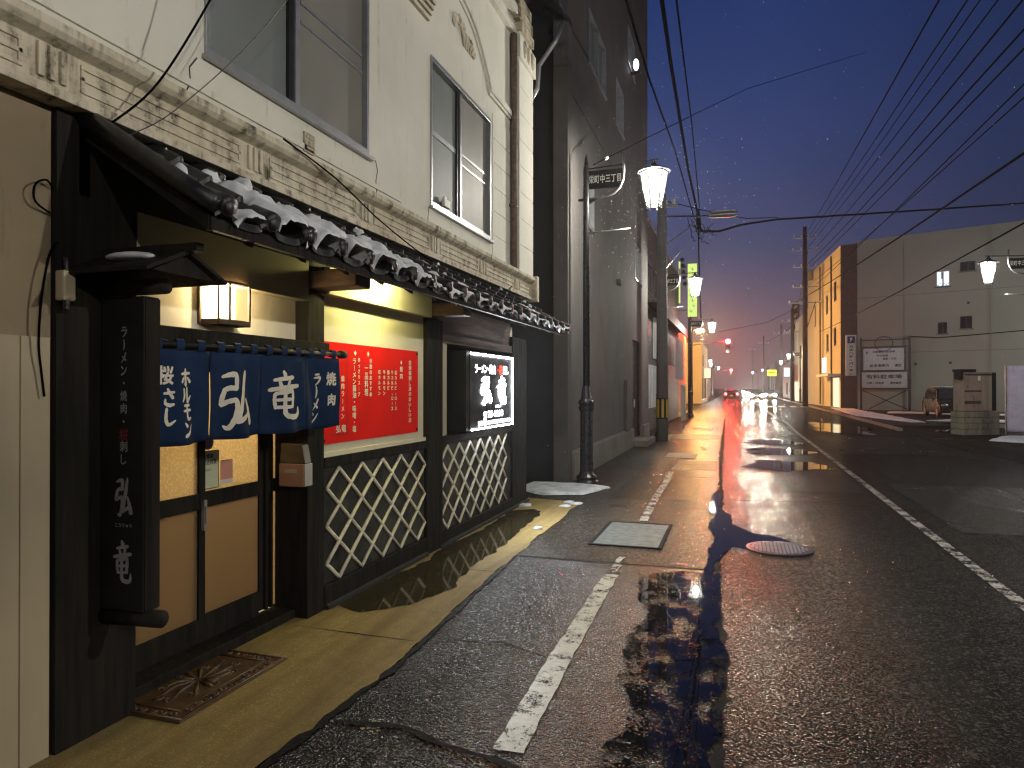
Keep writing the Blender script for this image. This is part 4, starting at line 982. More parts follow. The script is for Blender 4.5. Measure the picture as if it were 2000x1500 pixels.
for k in range(11):
    yy = 3.03 + k * .065
    scroll(-2.728, yy, .024, k * 1.3, 1.1, 1 if k % 2 else -1); scroll(-3.172, yy, .024, k * 1.7, 1.1, -1 if k % 2 else 1)
for k in range(7):
    scroll(-3.13 + k * .06, 2.957, .022, k, 1.1, 1); scroll(-3.13 + k * .06, 3.745, .022, k, 1.1, -1)
for cx, cyy in ((-2.95, 3.35),):
    for k in range(12):
        a = k * PI / 6; L = .15 + .10 * abs(math.sin(a))
        rl.tube([(cx + .03 * math.cos(a), cyy + .03 * math.sin(a), .022), (cx + L * .6 * math.cos(a + .12), cyy + L * .6 * math.sin(a + .12), .024), (cx + L * .75 * math.cos(a + .3), cyy + L * 1.1 * math.sin(a + .3), .021)], [.006, .014, .004], 6)
    for k in range(10):
        a = k * PI / 5; scroll(cx + .12 * math.cos(a), cyy + .27 * math.sin(a), .03, a, 1.2, 1 if k % 2 else -1)
rl.build('scroll_relief', M['rubber'], mt, smooth=True)

# cables on the facade
def cable(name, pts, r_, lab, mat=None, n=6):
    P = [Vector(p) for p in pts]; out = []
    for i in range(len(P) - 1):
        a = P[max(i - 1, 0)]; b = P[i]; c = P[i + 1]; d = P[min(i + 2, len(P) - 1)]
        for k in range(6):
            t = k / 6; t2 = t * t; t3 = t2 * t
            out.append(.5 * ((2 * b) + (c - a) * t + (2 * a - 5 * b + 4 * c - d) * t2 + (3 * b - a - 3 * c + d) * t3))
    out.append(P[-1])
    return tag(MB().tube(out, r_, n).build(name, mat or M['cable'], smooth=True), lab, 'cable')
cable('wall_cable', [(-2.86, 2.62, 2.93), (-2.80, 2.85, 3.2), (-2.72, 3.05, 3.6), (-2.55, 3.2, 4.1), (-2.3, 3.4, 4.8)], .006, 'thick black cable rising from the eave end across the cornice')
cable('wall_cable', [(-2.86, 2.74, 2.93), (-2.80, 3.0, 3.15), (-2.6, 3.4, 3.7), (-2.3, 3.8, 4.5), (-2.0, 4.2, 5.4)], .003, 'thin grey wire rising beside the thick cable over the cornice', M['iron'])
cable('wall_cable', [(-2.85, 4.0, 3.34), (-2.83, 4.6, 3.25), (-2.82, 5.2, 3.10), (-2.82, 5.9, 2.98), (-2.80, 6.6, 2.88), (-2.78, 7.4, 2.82), (-2.80, 8.2, 2.84), (-2.84, 8.7, 2.93), (-2.86, 9.0, 3.05)], .006, 'slack cable drooping along the cornice above the tiles')
cable('wall_cable', [(-3.0, 2.47, 2.62), (-2.98, 2.42, 2.64), (-2.97, 2.36, 2.60), (-2.98, 2.37, 2.53), (-3.0, 2.46, 2.50)], .005, 'small wire loop sticking out of the grimy plaster')
cable('wall_cable', [(-3.0, 2.50, 2.38), (-2.97, 2.43, 2.30), (-2.96, 2.385, 2.10), (-2.97, 2.38, 1.9), (-2.98, 2.40, 1.78), (-2.985, 2.42, 1.66)], .006, 'loose black cable hanging down the grimy plaster at the left edge')
ib = thing('insulator_box', 'small beige insulator clipped beside the dark wing wall', 'insulator', (-2.97, 2.5, 2.15))
MB().box((-2.988, 2.47, 2.10), (-2.93, 2.535, 2.24)).build('body', M['boards'], ib, bevel=.01); MB().tube([(-2.95, 2.50, 2.24), (-2.955, 2.50, 2.30)], .012, 8).tube([(-2.95, 2.50, 2.06), (-2.95, 2.50, 2.10)], .018, 8).build('clamp', M['iron'], ib)

# ------------------------------------------------------------------ street lamps (one built, the rest copied)
def make_lamp(px, py, sgn, text, label, group='street lamps with glass lanterns and district name signs'):
    """sgn +1: arm reaches towards +X"""
    t = thing('street_lamp', label, 'street lamp', (px, py, 0), group)
    X = lambda d: px + sgn * d
    MB().lathe(px, py, [(.21, .0), (.21, .05), (.17, .08), (.185, .13), (.13, .18), (.115, .22)], 20).build('base', M['iron'], t, smooth=False, bevel=.006)
    MB().lathe(px, py, [(.115, .20), (.11, 1.28), (.135, 1.31), (.14, 1.36), (.12, 1.39), (.145, 1.43), (.145, 1.46), (.10, 1.50), (.085, 1.62), (.07, 1.72)], 24, .06).build('lower_column', M['iron'], t)
    MB().lathe(px, py, [(.062, 1.70), (.055, 5.55), (.045, 5.60), (.03, 5.72), (.0, 5.84)], 16, .0).build('pole', M['iron'], t, smooth=True)
    br = MB().tube([(X(0), py, 5.02), (X(.35), py, 5.05), (X(.50), py, 5.10), (X(.60), py, 5.20), (X(.655), py, 5.34), (X(.665), py, 5.5), (X(.66), py, 5.78)], .022, 8)
    br.build('bracket', M['iron_lt'], t, smooth=True)
    MB().prism([(X(0), py - .01, 4.90), (X(.22), py - .01, 5.03), (X(0), py - .01, 5.03)], (0, .02, 0)).build('gusset', M['iron'], t)
    MB().tube([(X(.03), py, 5.56), (X(1.27), py, 5.62)], .014, 8).build('arm', M['iron'], t, smooth=True)
    MB().tube([(X(.05), py, 4.43), (X(.78), py, 4.46)], .012, 8).build('banner_arm', M['iron_lt'], t, smooth=True)
    MB().tube([(X(-.14), py, 5.02), (X(-.05), py, 5.02)], [.02, .03], 8).build('tail_knob', M['iron'], t)
    n_ = MB().box((min(X(.04), X(.64)), py - .012, 5.20), (max(X(.04), X(.64)), py + .012, 5.52)).build('name_board', M['black'], t)
    items = [(c, (i - 2.5) * .098, 0, .155, .092, .004) for i, c in enumerate(text)]
    lettering('lettering', items, fr_y(X(.34), py - .0145, 5.36), M['white'], n_)
    # lantern
    lx = X(1.18); L = thing  # noqa
    zs = (4.82, 5.40); rs = (.125, .232)
    gl = MB()
    for k in range(6):
        a0, a1 = k * PI / 3 + .2, (k + 1) * PI / 3 + .2
        gl.add([(lx + rs[0] * math.cos(a0), py + rs[0] * math.sin(a0), zs[0]), (lx + rs[0] * math.cos(a1), py + rs[0] * math.sin(a1), zs[0]),
                (lx + rs[1] * math.cos(a1), py + rs[1] * math.sin(a1), zs[1]), (lx + rs[1] * math.cos(a0), py + rs[1] * math.sin(a0), zs[1])], [(0, 1, 2, 3)])
    gl.add([(lx + rs[0] * math.cos(k * PI / 3 + .2), py + rs[0] * math.sin(k * PI / 3 + .2), zs[0]) for k in range(6)], [tuple(range(6))])
    ln_ = MB()
    for k in range(6):
        a = k * PI / 3 + .2
        ln_.tube([(lx + (rs[0] + .004) * math.cos(a), py + (rs[0] + .004) * math.sin(a), zs[0] - .03), (lx + (rs[1] + .004) * math.cos(a), py + (rs[1] + .004) * math.sin(a), zs[1])], .011, 5)
        ln_.ball((lx + rs[0] * math.cos(a), py + rs[0] * math.sin(a), zs[0] - .04), .016, 6, 5)
    for z, r_ in ((zs[0], rs[0] + .006), (zs[0] + .06, rs[0] + .016), (zs[1], rs[1] + .006)):
        ln_.tube([(lx + r_ * math.cos(k * PI / 3 + .2), py + r_ * math.sin(k * PI / 3 + .2), z) for k in range(7)], .011, 5)
    fr = ln_.build('lantern_frame', M['iron'], t)
    gl.build('lantern_glass', M['sedge'], fr)
    MB().lathe(lx, py, [(.285, 5.405), (.22, 5.45), (.09, 5.50), (.04, 5.56), (.035, 5.62)], 12).build('lantern_cap', M['iron'], fr)
    point('lantern_bulb', (lx, py, 5.22), 560, (1.0, .95, .82), .09, t)
    return t
names = ['栄町中三丁目']
lampL = make_lamp(-2.54, 12.35, 1, '栄町中三丁目', 'nearest black street lamp, standing at the alley mouth with its lit lantern over the pavement')
lampR = make_lamp(8.30, 24.4, -1, '栄町中三丁目', 'street lamp reaching in from the right edge, lit lantern against the big grey wall')
def place(src, x, y, label):
    c = copy_tree(src); c.location = (x, y, 0); c['label'] = label; return c
place(lampL, -2.54, 24.9, 'second street lamp along the shop side, lantern in front of the lit green sign')
place(lampL, -2.55, 42, 'third street lamp along the shop side, lantern touching the orange sodium lamp')
place(lampL, -4.6, 98, 'far street lamp in the cluster on the shop side, nearest of that cluster')
place(lampL, -5.0, 112, 'far street lamp in the cluster on the shop side, middle one of that cluster')
place(lampL, -4.4, 132, 'far street lamp in the cluster on the shop side, farthest of that cluster')
place(lampR, 6.6, 84, 'far street lamp on the car park side between the wooden poles')
place(lampR, 6.9, 104, 'far street lamp on the car park side, higher lantern of the distant pair')
place(lampR, 6.0, 150, 'distant street lamp on the car park side near the yellow sign')
place(lampR, 4.6, 175, 'most distant street lamp on the car park side, above the headlights')
# the same row goes on behind the viewer and lights the restaurant front
def bright(root, e_):
    for ch_ in C.objects:
        if ch_.parent == root and ch_.type == 'LIGHT': ch_.data = ch_.data.copy(); ch_.data.energy = e_
bright(lampR, 260)
bright(place(lampR, 8.3, 4.5, 'street lamp of the same row beyond the right edge of the view'), 1450)
bright(place(lampR, 8.3, -4.0, 'street lamp of the same row behind the viewer across the road'), 1450)
bright(place(lampR, 17.6, 43.0, 'unseen street lamp added beyond the right edge to light the big grey wall'), 1100)  # extra lamp out of view, added to brighten the grey wall
bright(place(lampR, 28.0, 46.0, 'second unseen street lamp added beyond the right edge for the big grey wall'), 1100)  # another added lamp out of view for the same wall

# ------------------------------------------------------------------ buildings
def openings_wall(m, x0, x1, y0, y1, z0, z1, holes, axis='x'):
    """box wall with rectangular holes (a0,a1,b0,b1) along its long axis"""
    ys = sorted({y0, y1, *[h[0] for h in holes], *[h[1] for h in holes]}); zs = sorted({z0, z1, *[h[2] for h in holes], *[h[3] for h in holes]})
    for i in range(len(ys) - 1):
        for j in range(len(zs) - 1):
            cyy, cz = (ys[i] + ys[i + 1]) / 2, (zs[j] + zs[j + 1]) / 2
            if any(h[0] < cyy < h[1] and h[2] < cz < h[3] for h in holes): continue
            m.box((x0, ys[i], zs[j]), (x1, ys[i + 1], zs[j + 1]))
# dark grey multi-storey next door
dk = thing('grey_office_building', 'tall dark grey stucco building behind the nearest street lamp', 'building', (-2.9, 18, 0))
holes = [(14.35, 16.31, 8.40, 9.52), (17.76, 19.02, 8.38, 9.52), (19.77, 21.22, 10.78, 11.82), (14.09, 14.9, 5.0, 5.95), (21.22, 22.63, 4.95, 6.0), (14.35, 16.31, 11.2, 12.3), (20.68, 22.38, .2, 3.1)]
m = MB(); openings_wall(m, -3.1, -2.9, 12.55, 24.4, .5, 16, holes)
m.build('facade', M['grey_stucco'], dk)
B2 = lambda *a, **k: B(*a, parent=dk, **k)
B2('side_wall', M['alley'], ((-12, 12.30, 0), (-3.1, 12.5, 16)), ((-12, 24.2, 0), (-3.101, 24.4, 16)), ((-12, 12.5, 15.8), (-3.101, 24.2, 16)))
B2('corner_pier', M['grey_stucco'], ((-3.099, 12.20, 0), (-2.84, 12.549, 16)))
B2('inner_dark', M['black'], ((-3.4, 12.51, .3), (-3.35, 24.19, 15.7)))
m = MB(); openings_wall(m, -3.1, -2.84, 12.55, 24.4, 0, .5, [(20.68, 22.38, .2, .5)]); m.build('plinth', M['plinth'], dk)
B2('string_line', M['plinth'], ((-2.9, 12.56, .5), (-2.86, 20.6, .53)))
for h in holes[:-1]:
    f = MB(); t_ = .05
    for a, b in (((h[0], h[2]), (h[1], h[2] + t_)), ((h[0], h[3] - t_), (h[1], h[3])), ((h[0], h[2] + t_), (h[0] + t_, h[3] - t_)), ((h[1] - t_, h[2] + t_), (h[1], h[3] - t_)), (((h[0] + h[1]) / 2 - .03, h[2] + t_), ((h[0] + h[1]) / 2 + .03, h[3] - t_))):
        f.box((-3.02, *a), (-2.885, *b))
    f.box((-2.90, h[0] - .03, h[2] - .05), (-2.86, h[1] + .03, h[2] - .002))
    wo = f.build('window', M['alu'], dk); MB().box((-3.0, h[0] + t_, h[2] + t_), (-2.98, h[1] - t_, h[3] - t_)).build('pane', M['pane_cool'], wo)
h = holes[-1]
dd = MB().box((-3.02, h[0], .2), (-2.98, h[1], 3.1)); dd.box((-2.98, h[0], .2), (-2.93, h[0] + .06, 3.1)); dd.box((-2.98, h[1] - .06, .2), (-2.93, h[1], 3.1)); do = dd.build('door', M['black'], dk); MB().box((-2.98, 21.5, 1.1), (-2.95, 21.55, 1.35)).build('handle', M['alu'], do)
B2('side_pier', M['brown'], ((-2.9, 19.2, .5), (-2.83, 19.9, 1.9))); B2('panel_joint', M['alley'], *[((-2.899, 12.56, z), (-2.896, 24.38, z + .02)) for z in (7.1, 13.6)])
vm = MB()
for y, z in ((18.2, 4.4), (22.9, 7.4)): vm.tube([(-2.9, y, z), (-2.83, y, z)], [.08, .09], 10)
vm.build('vent_hood', M['grey_stucco'], dk)
B2('entrance_step', M['plinth'], ((-2.84, 20.5, 0), (-2.45, 22.6, .18)), bevel=.01)
B2('curtain_wall_lamp_cover', M['iron'], ((-2.88, 20.2, 10.6), (-2.6, 20.3, 10.66)))
wlm = MB().ball((-2.72, 20.2, 10.85), (.08, .12, .16), 8, 6)
tag(wlm.build('wall_light', M['led']), 'small bright wall light high on the dark grey building', 'light')

def shed(name, label, cat, x0, x1, y0, y1, h, mat, side, wins=(), wmat=None, extra=None, roofmat=None, front=None):
    """building block whose street face is x1 (side -1, left) or x0 (side +1, right); wins: (y0,y1,z0,z1,lit)"""
    t = thing(name, label, cat, ((x0 + x1) / 2, y0, 0)); fx_ = x1 if side < 0 else x0; d = .25 * (-1 if side < 0 else 1)
    m = MB(); openings_wall(m, min(fx_, fx_ + d), max(fx_, fx_ + d), y0, y1, 0, h, [w_[:4] for w_ in wins])
    xa, xb = (x0, x1 - .25) if side < 0 else (x0 + .25, x1)
    m.build('street_wall', mat, t)
    b = MB(); b.box((xa, y0 + .001, 0), (xb, y0 + .2, h)); b.box((xa, y1 - .2, 0), (xb, y1 - .001, h)); b.box((xa, y0 + .2, h - .2), (xb, y1 - .2, h - .001))
    b.build('end_wall', front or mat, t)
    r_ = MB().box((x0 - .05, y0 - .05, h), (x1 + .05, y1 + .05, h + .12)); r_.build('roof', roofmat or M['concrete'], t)
    for w_ in wins:
        f = MB(); t_ = .06; a_, b_ = (fx_ + d * .5, fx_ - d * .1)
        for p, q in (((w_[0], w_[2]), (w_[1], w_[2] + t_)), ((w_[0], w_[3] - t_), (w_[1], w_[3])), ((w_[0], w_[2] + t_), (w_[0] + t_, w_[3] - t_)), ((w_[1] - t_, w_[2] + t_), (w_[1], w_[3] - t_)), (((w_[0] + w_[1]) / 2 - .03, w_[2] + t_), ((w_[0] + w_[1]) / 2 + .03, w_[3] - t_))):
            f.box((a_, *p), (b_, *q))
        wo = f.build('window', M['alu_dark'], t)
        MB().box((fx_ + d * .45, w_[0] + t_, w_[2] + t_), (fx_ + d * .40, w_[1] - t_, w_[3] - t_)).build('pane', M['shopglow'] if w_[4] == 1 else M['coolglow'] if w_[4] == 2 else M['glass_dark'], wo)
    return t
b3 = shed('shop_house', 'dark timber shop house beyond the tall grey building with pale shutters', 'building', -12, -3.3, 26.2, 43, 8.2, M['black'], -1, [(27, 29, 5.4, 6.6, 0), (30, 32, 5.4, 6.6, 0)])
for y0, y1, z0, z1 in ((29.5, 34.0, 2.9, 4.6), (35.5, 41.5, 2.9, 5.0), (28, 33.4, .9, 2.6)):
    sm = MB(); sm.box((-3.3, y0, z0), (-3.24, y1, z1)); y = y0 + .3
    while y < y1: sm.box((-3.24, y, z0), (-3.22, y + .04, z1)); y += .5
    sm.build('pale_shutter', M['shopwhite'], b3)
B('awning', M['black'], ((-3.3, 27, 4.9), (-2.75, 42.5, 5.02)), ((-2.8, 27, 4.6), (-2.75, 42.5, 4.9)), parent=b3)
cl = MB().grid(lambda u, v: (-2.75 + .05 * math.sin(u * 20), 34 + 4.5 * u, 4.1 - 2.0 * v), 24, 4)
co_ = tag(cl.build('white_cloth_awning', M['shopwhite'], smooth=True), 'white cloth side curtain hanging from the dark shop house', 'awning')
bp = thing('wooden_frame', 'pale wooden door frame standing in front of the dark shop house', 'frame', (-2.6, 38, 0))
MB().box((-2.72, 37.0, 0), (-2.60, 37.12, 1.75)).box((-2.72, 38.4, 0), (-2.60, 38.52, 1.75)).box((-2.74, 36.8, 1.75), (-2.58, 38.8, 1.85)).build('frame_members', M['white'], bp)
# lit green vertical sign
gs_ = thing('green_sign', 'tall lit yellow-green vertical sign high on the shop side', 'sign', (-2.7, 46, 8))
MB().box((-3.0, 46.0, 6.1), (-2.37, 46.3, 9.55)).build('housing', M['iron'], gs_)
MB().box((-2.97, 45.96, 6.15), (-2.40, 46.0, 9.5)).build('lit_face', M['greensign'], gs_)
mk = MB()
for k in range(9):
    x0 = -2.69 + .1 * math.sin(k * 2.1); mk.tube([(x0 - .09, 45.95, 9.2 - k * .33), (x0 + .02, 45.95, 9.1 - k * .33), (x0 + .10, 45.95, 9.16 - k * .33)], .014, 4); mk.tube([(x0, 45.95, 9.28 - k * .33), (x0 + .03, 45.95, 9.03 - k * .33)], .012, 4)
mk.build('faint_characters', M['dimwhite'], gs_)
MB().tube([(-3.6, 46.2, 9.3), (-3.0, 46.2, 9.3)], .03, 6).tube([(-3.6, 46.2, 6.6), (-3.0, 46.2, 6.6)], .03, 6).build('bracket', M['iron'], gs_)
vn = thing('lantern_string', 'vertical row of dark round lanterns beside the lit green sign', 'lantern', (-3.2, 44, 8))
for k in range(5): MB().ball((-3.16 + k * .04, 43.9, 9.40 - k * .36), (.14, .14, .14), 12, 8).build('round_lantern', M['black'], vn, smooth=True)
MB().box((-3.36, 43.85, 6.8), (-3.27, 43.95, 9.3)).build('lit_strip', M['greensign'], vn)
shed('corner_shop', 'ochre-lit plaster shop behind the orange sodium lamp', 'building', -13, -4.0, 47, 60, 6.2, M['ochre'], -1, [(48, 51, .8, 2.6, 0), (53, 56, 3.6, 5, 0)])
shed('bright_shop', 'brightly lit shop front beyond the signal arm on the shop side', 'building', -14, -3.6, 78, 93, 6.5, M['ochre'], -1, [(79, 82, .4, 2.8, 1), (84, 89, .4, 2.8, 1), (80, 82, 4, 5.3, 0)])
shed('low_shop', 'low shop with one glowing window past the bright shop front', 'building', -14, -4.0, 94.5, 108, 5.2, M['plinth'], -1, [(96, 101, .4, 2.6, 1), (103, 105, .8, 2.4, 0)])
shed('gable_shop', 'distant pale shop house farther up the shop side', 'building', -14, -4.6, 110, 128, 6.0, M['concrete'], -1, [(112, 117, .4, 2.6, 1), (120, 123, .4, 2.6, 1)])
shed('far_shop', 'most distant dark building on the shop side', 'building', -14, -5.2, 131, 170, 5.4, M['brown'], -1, [(134, 142, .4, 2.6, 1)])

# ------------------------------------------------------------------ big olive-grey building with ochre side
A_ = Vector((8.85, 60.3)); Bv = Vector((18.5, 56.2)); e = (Bv - A_).normalized(); nrm = Vector((e.y, -e.x))   # nrm points towards the street/viewer
ob = thing('apartment_building', 'big olive-grey rendered building on the right with an ochre-lit street side', 'building', (12, 62, 0))
def onwall(t, off=0): p = A_ + e * t + nrm * off; return (p.x, p.y)
def wallbox(m, t0, t1, z0, z1, o0, o1):
    a, b, c_, d_ = onwall(t0, o0), onwall(t1, o0), onwall(t1, o1), onwall(t0, o1)
    return m.prism([(*a, z0), (*b, z0), (*c_, z0), (*d_, z0)], (0, 0, z1 - z0))
owins = [(5.3, 6.15, 8.99, 10.1, 2), (6.79, 7.7, 9.95, 10.6, 0), (5.4, 5.98, 5.6, 6.4, 0), (6.78, 7.5, 5.88, 6.75, 0)]
m = MB(); ts = sorted({0, 30, *[w_[0] for w_ in owins], *[w_[1] for w_ in owins]}); zs_ = sorted({0, 12.84, *[w_[2] for w_ in owins], *[w_[3] for w_ in owins]})
for i in range(len(ts) - 1):
    for j in range(len(zs_) - 1):
        a, b = (ts[i] + ts[i + 1]) / 2, (zs_[j] + zs_[j + 1]) / 2
        if any(w_[0] < a < w_[1] and w_[2] < b < w_[3] for w_ in owins): continue
        wallbox(m, ts[i], ts[i + 1], zs_[j], zs_[j + 1], -.3, 0)
m.build('grey_wall', M['olive'], ob)
for w_ in owins:
    f = MB(); t_ = .05
    for p in ((w_[0], w_[1], w_[2], w_[2] + t_), (w_[0], w_[1], w_[3] - t_, w_[3]), (w_[0], w_[0] + t_, w_[2] + t_, w_[3] - t_), (w_[1] - t_, w_[1], w_[2] + t_, w_[3] - t_), ((w_[0] + w_[1]) / 2 - .04, (w_[0] + w_[1]) / 2 + .04, w_[2] + t_, w_[3] - t_)):
        wallbox(f, *p, -.2, .02)
    wo = f.build('window', M['alu_dark'] if w_[4] == 0 else M['white'], ob)
    wallbox(MB(), w_[0] + t_, w_[1] - t_, w_[2] + t_, w_[3] - t_, -.16, -.14).build('pane', M['coolglow'] if w_[4] else M['glass_dark'], wo)
    if w_[4]:
        lc = MB()
        for k in range(6):
            wallbox(lc, w_[0] + .08 + k * .125, w_[0] + .13 + k * .125, w_[2] + .08 + (k % 2) * .1, w_[2] + .16 + (k % 2) * .1, -.135, -.12)
        wallbox(lc, w_[0] + .30, w_[0] + .42, w_[2] + .55, w_[3] - .06, -.135, -.12); lc.build('patterned_curtain', M['alu_dark'], wo)
vt = MB()
for t_, z in ((2.2 + 5.0, 7.6), (3.9, 3.35), (6.1, 3.4)): wallbox(vt, t_, t_ + .16, z, z + .16, 0, .06)
vt.build('wall_vent', M['alu_dark'], ob)
wp = MB()
for t_ in (8.6, 16.5): wallbox(wp, t_, t_ + .10, .2, 12.7, .02, .12)
wp.build('downpipe', M['olive'], ob)
wj = MB()
for z in (4.3, 8.55): wallbox(wj, .02, 29, z, z + .03, 0, .008)
for t_ in (3.2, 12.5): wallbox(wj, t_, t_ + .025, .1, 12.8, .009, .014)
wj.build('wall_joint', M['concrete'], ob)
for w_ in owins: wallbox(MB(), w_[0] - .08, w_[1] + .08, w_[2] - .09, w_[2] - .005, .001, .10).build('window_sill', M['concrete'], ob)
wallbox(MB(), 0, 30, 12.84, 13.0, -.35, .05).build('parapet', M['olive'], ob)
# brown corner pier then the ochre face running up the street
P0 = Vector((8.84, 60.302)); P1 = Vector((7.72, 60.78)); P2 = Vector((6.75, 76.5))
def facebox(m, a, b, u0, u1, z0, z1, o0=-.3, o1=0):
    d_ = (b - a).normalized(); nn = Vector((-d_.y, d_.x)); q = lambda u, o: (a.x + d_.x * u + nn.x * o, a.y + d_.y * u + nn.y * o)
    return m.prism([(*q(u0, o0), z0), (*q(u1, o0), z0), (*q(u1, o1), z0), (*q(u0, o1), z0)], (0, 0, z1 - z0))
Lp = (P1 - P0).length; Lf = (P2 - P1).length
facebox(MB(), P0, P1, 0, Lp - .01, 0, 12.84).build('brown_pier', M['brown'], ob)
ow = [(1.6, 2.6, 8.7, 10.3), (1.7, 2.7, 5.1, 6.6), (5.2, 6.1, 8.0, 9.6), (5.0, 6.0, 4.7, 6.3), (11.3, 12.0, 7.4, 9.4), (.5, 4.2, .1, 2.5)]
m = MB(); us = sorted({0, Lf, *[q[0] for q in ow], *[q[1] for q in ow]}); zz = sorted({0, 12.84, *[q[2] for q in ow], *[q[3] for q in ow]})
for i in range(len(us) - 1):
    for j in range(len(zz) - 1):
        a, b = (us[i] + us[i + 1]) / 2, (zz[j] + zz[j + 1]) / 2
        if any(q[0] < a < q[1] and q[2] < b < q[3] for q in ow): continue
        facebox(m, P1, P2, us[i], us[i + 1], zz[j], zz[j + 1])
m.build('ochre_face', M['ochre'], ob)
for q in ow[:-1]:
    f = MB(); facebox(f, P1, P2, q[0], q[1], q[2], q[2] + .1, -.2, .02); facebox(f, P1, P2, q[0], q[1], q[3] - .1, q[3], -.2, .02); facebox(f, P1, P2, (q[0] + q[1]) / 2 - .05, (q[0] + q[1]) / 2 + .05, q[2] + .1, q[3] - .1, -.2, 0)
    wo = f.build('window', M['alu_dark'], ob); facebox(MB(), P1, P2, q[0], q[1], q[2] + .1, q[3] - .1, -.22, -.205).build('pane', M['glass_dark'], wo)
dr = MB()
for u in (3.4, 8.6): facebox(dr, P1, P2, u, u + .12, .2, 12.6, 0, .12)
dr.build('downpipe', M['brown'], ob)
aw = MB(); facebox(aw, P1, P2, .2, 5.6, 2.62, 2.80, 0, .9); aw.build('shop_canopy', M['white'], ob)
q = ow[-1]; facebox(MB(), P1, P2, q[0], q[1], .1, 2.6, -.26, -.22).build('shop_window', M['shopglow'], ob)
facebox(MB(), P1, P2, 5.9, 7.4, 3.0, 4.3, .02, .12).build('square_shop_sign', M['coolglow'], ob)
b_ = MB(); b_.box((8.2, 61.5, 12.5), (20, 76, 12.7)); b_.box((7.0, 76, 0), (20, 76.3, 12.7)); b_.build('flat_roof', M['concrete'], ob)
ps = thing('parking_sign', 'white vertical parking sign with a violet P square on the brown pier', 'sign', (8.5, 61, 4))
def pier(u, z, o): d_ = (P1 - P0).normalized(); nn = Vector((-d_.y, d_.x)); return (P0.x + d_.x * u + nn.x * o, P0.y + d_.y * u + nn.y * o, z)
sgx, sgy, _ = pier(.9, 0, 0)
MB().box((8.0, 60.15, 2.62), (8.75, 60.3, 5.75)).build('board', M['white'], ps)
MB().box((8.12, 60.13, 5.12), (8.64, 60.15, 5.66)).build('square', pm('violet_square', (.06, .03, .16)), ps)
lettering('white_lettering', [('P', 8.38, 5.39, .42, .30, .03)], fr_y(0, 60.125, 0), M['white'], ps)
lettering('lettering', [(c, 8.375, 4.86 - k * .262, .25, .34, .018) for k, c in enumerate('カネハチ・パーキング')], fr_y(0, 60.14, 0), M['darkink'], ps)
# advert frame in front of the wall
af = thing('billboard_frame', 'steel billboard frame with two pale parking boards before the grey wall', 'billboard', (*onwall(2, .6), 0))
m = MB()
wallbox(m, .35, .48, 0, 5.5, .55, .68); wallbox(m, 3.62, 3.78, 0, 5.5, .55, .68)
for z in (5.25, 4.72, 2.92, 1.58): wallbox(m, .48, 3.62, z, z + .07, .58, .65)
for a, b in ((.5, 3.6), (3.6, 1.0)):
    pa = Vector((*onwall(a, .66), 1.5 if a == .5 else 1.55)); pb = Vector((*onwall(b, .66), .1)); m.tube([pa, pb], .03, 6)
m.build('steel_frame', M['iron'], af)
bo1 = wallbox(MB(), .60, 3.35, 3.02, 4.62, .66, .70).build('upper_board', M['alu'], af); bo2 = wallbox(MB(), .50, 3.55, 1.70, 2.84, .66, .70).build('lower_board', M['alu'], af)
fo = onwall(0, .706); Fm = fr_dir(fo[0], fo[1], 0, (e.x, e.y))
lettering('lettering', [('P', .85, 4.3, .3, .22, .02), ('お客様専用駐車場', 2.0, 4.38, .16, 1.5, .008), ('本日営業', 1.9, 4.1, .14, .8, .008), ('看板・広告', 2.4, 3.85, .15, .9, .008), ('駐車場案内', 1.7, 3.35, .20, 1.3, .01), ('満空', 2.95, 3.35, .2, .4, .012)], Fm, M['darkink'], bo1)
lettering('lettering', [('有料駐車場', 2.0, 2.52, .30, 2.4, .012), ('月極・時間貸', 1.4, 2.05, .16, 1.2, .008), ('空きあり', 2.8, 2.05, .16, .7, .03)], Fm, M['darkink'], bo2)
cw = MB(); pts_ = []
for k in range(15):
    a = k / 14 * 2 * PI; pts_.append((*onwall(2.0 + .62 * math.cos(a), .70), 4.98 + .55 * math.sin(a)))
tag(cw.tube(pts_, .022, 5).build('coiled_cable', M['cable'], smooth=True), 'loop of coiled cable hung on top of the billboard frame', 'cable')
tag(MB().tube([(*onwall(3.7, .5), 5.45), (*onwall(5.5, .1), 5.3), (*onwall(8, .1), 5.42), (*onwall(14, .1), 5.75)], .035, 5).build('wall_cable', M['cable'], smooth=True), 'dark cable running level along the big grey wall', 'cable')
# right-hand row beyond
shed('cream_building', 'cream building with a tall narrow shop sign beyond the ochre face', 'building', 6.9, 18, 77, 96, 9.8, M['ochre'], 1, [(79, 81, 5, 6.5, 0), (86, 88, 5, 6.5, 0)])
shed('pink_sign_shop', 'pale shop with a pink and white upright sign in the right-hand row', 'building', 8.2, 18, 102, 118, 6.8, M['plinth'], 1, [(104, 108, .4, 2.8, 1)])
shed('far_right_shop', 'low dark house far up the car park side', 'building', 8.0, 18, 122, 150, 5.6, M['brown'], 1, [(126, 130, .4, 2.6, 0)])
shed('last_right_building', 'hazy grey building farthest up the car park side', 'building', 7.4, 18, 154, 200, 7.0, M['concrete'], 1, [(160, 165, .4, 2.6, 1)])
up = thing('upright_sign', 'pink and white upright sign between the two right-hand wooden poles', 'sign', (7.8, 90, 4))
MB().box((6.35, 90, 2.4), (6.85, 90.2, 8.2)).build('board', M['white'], up); MB().box((6.4, 89.95, 2.6), (6.8, 90.0, 4.4)).build('pink_panel', M['paper_pink'], up)
vs_ = thing('character_sign', 'dark vertical sign with pale characters high among the right-hand poles', 'sign', (7.0, 96, 8))
MB().box((6.55, 95, 7.2), (7.4, 95.3, 12.2)).build('board', M['black'], vs_)
mk = MB()
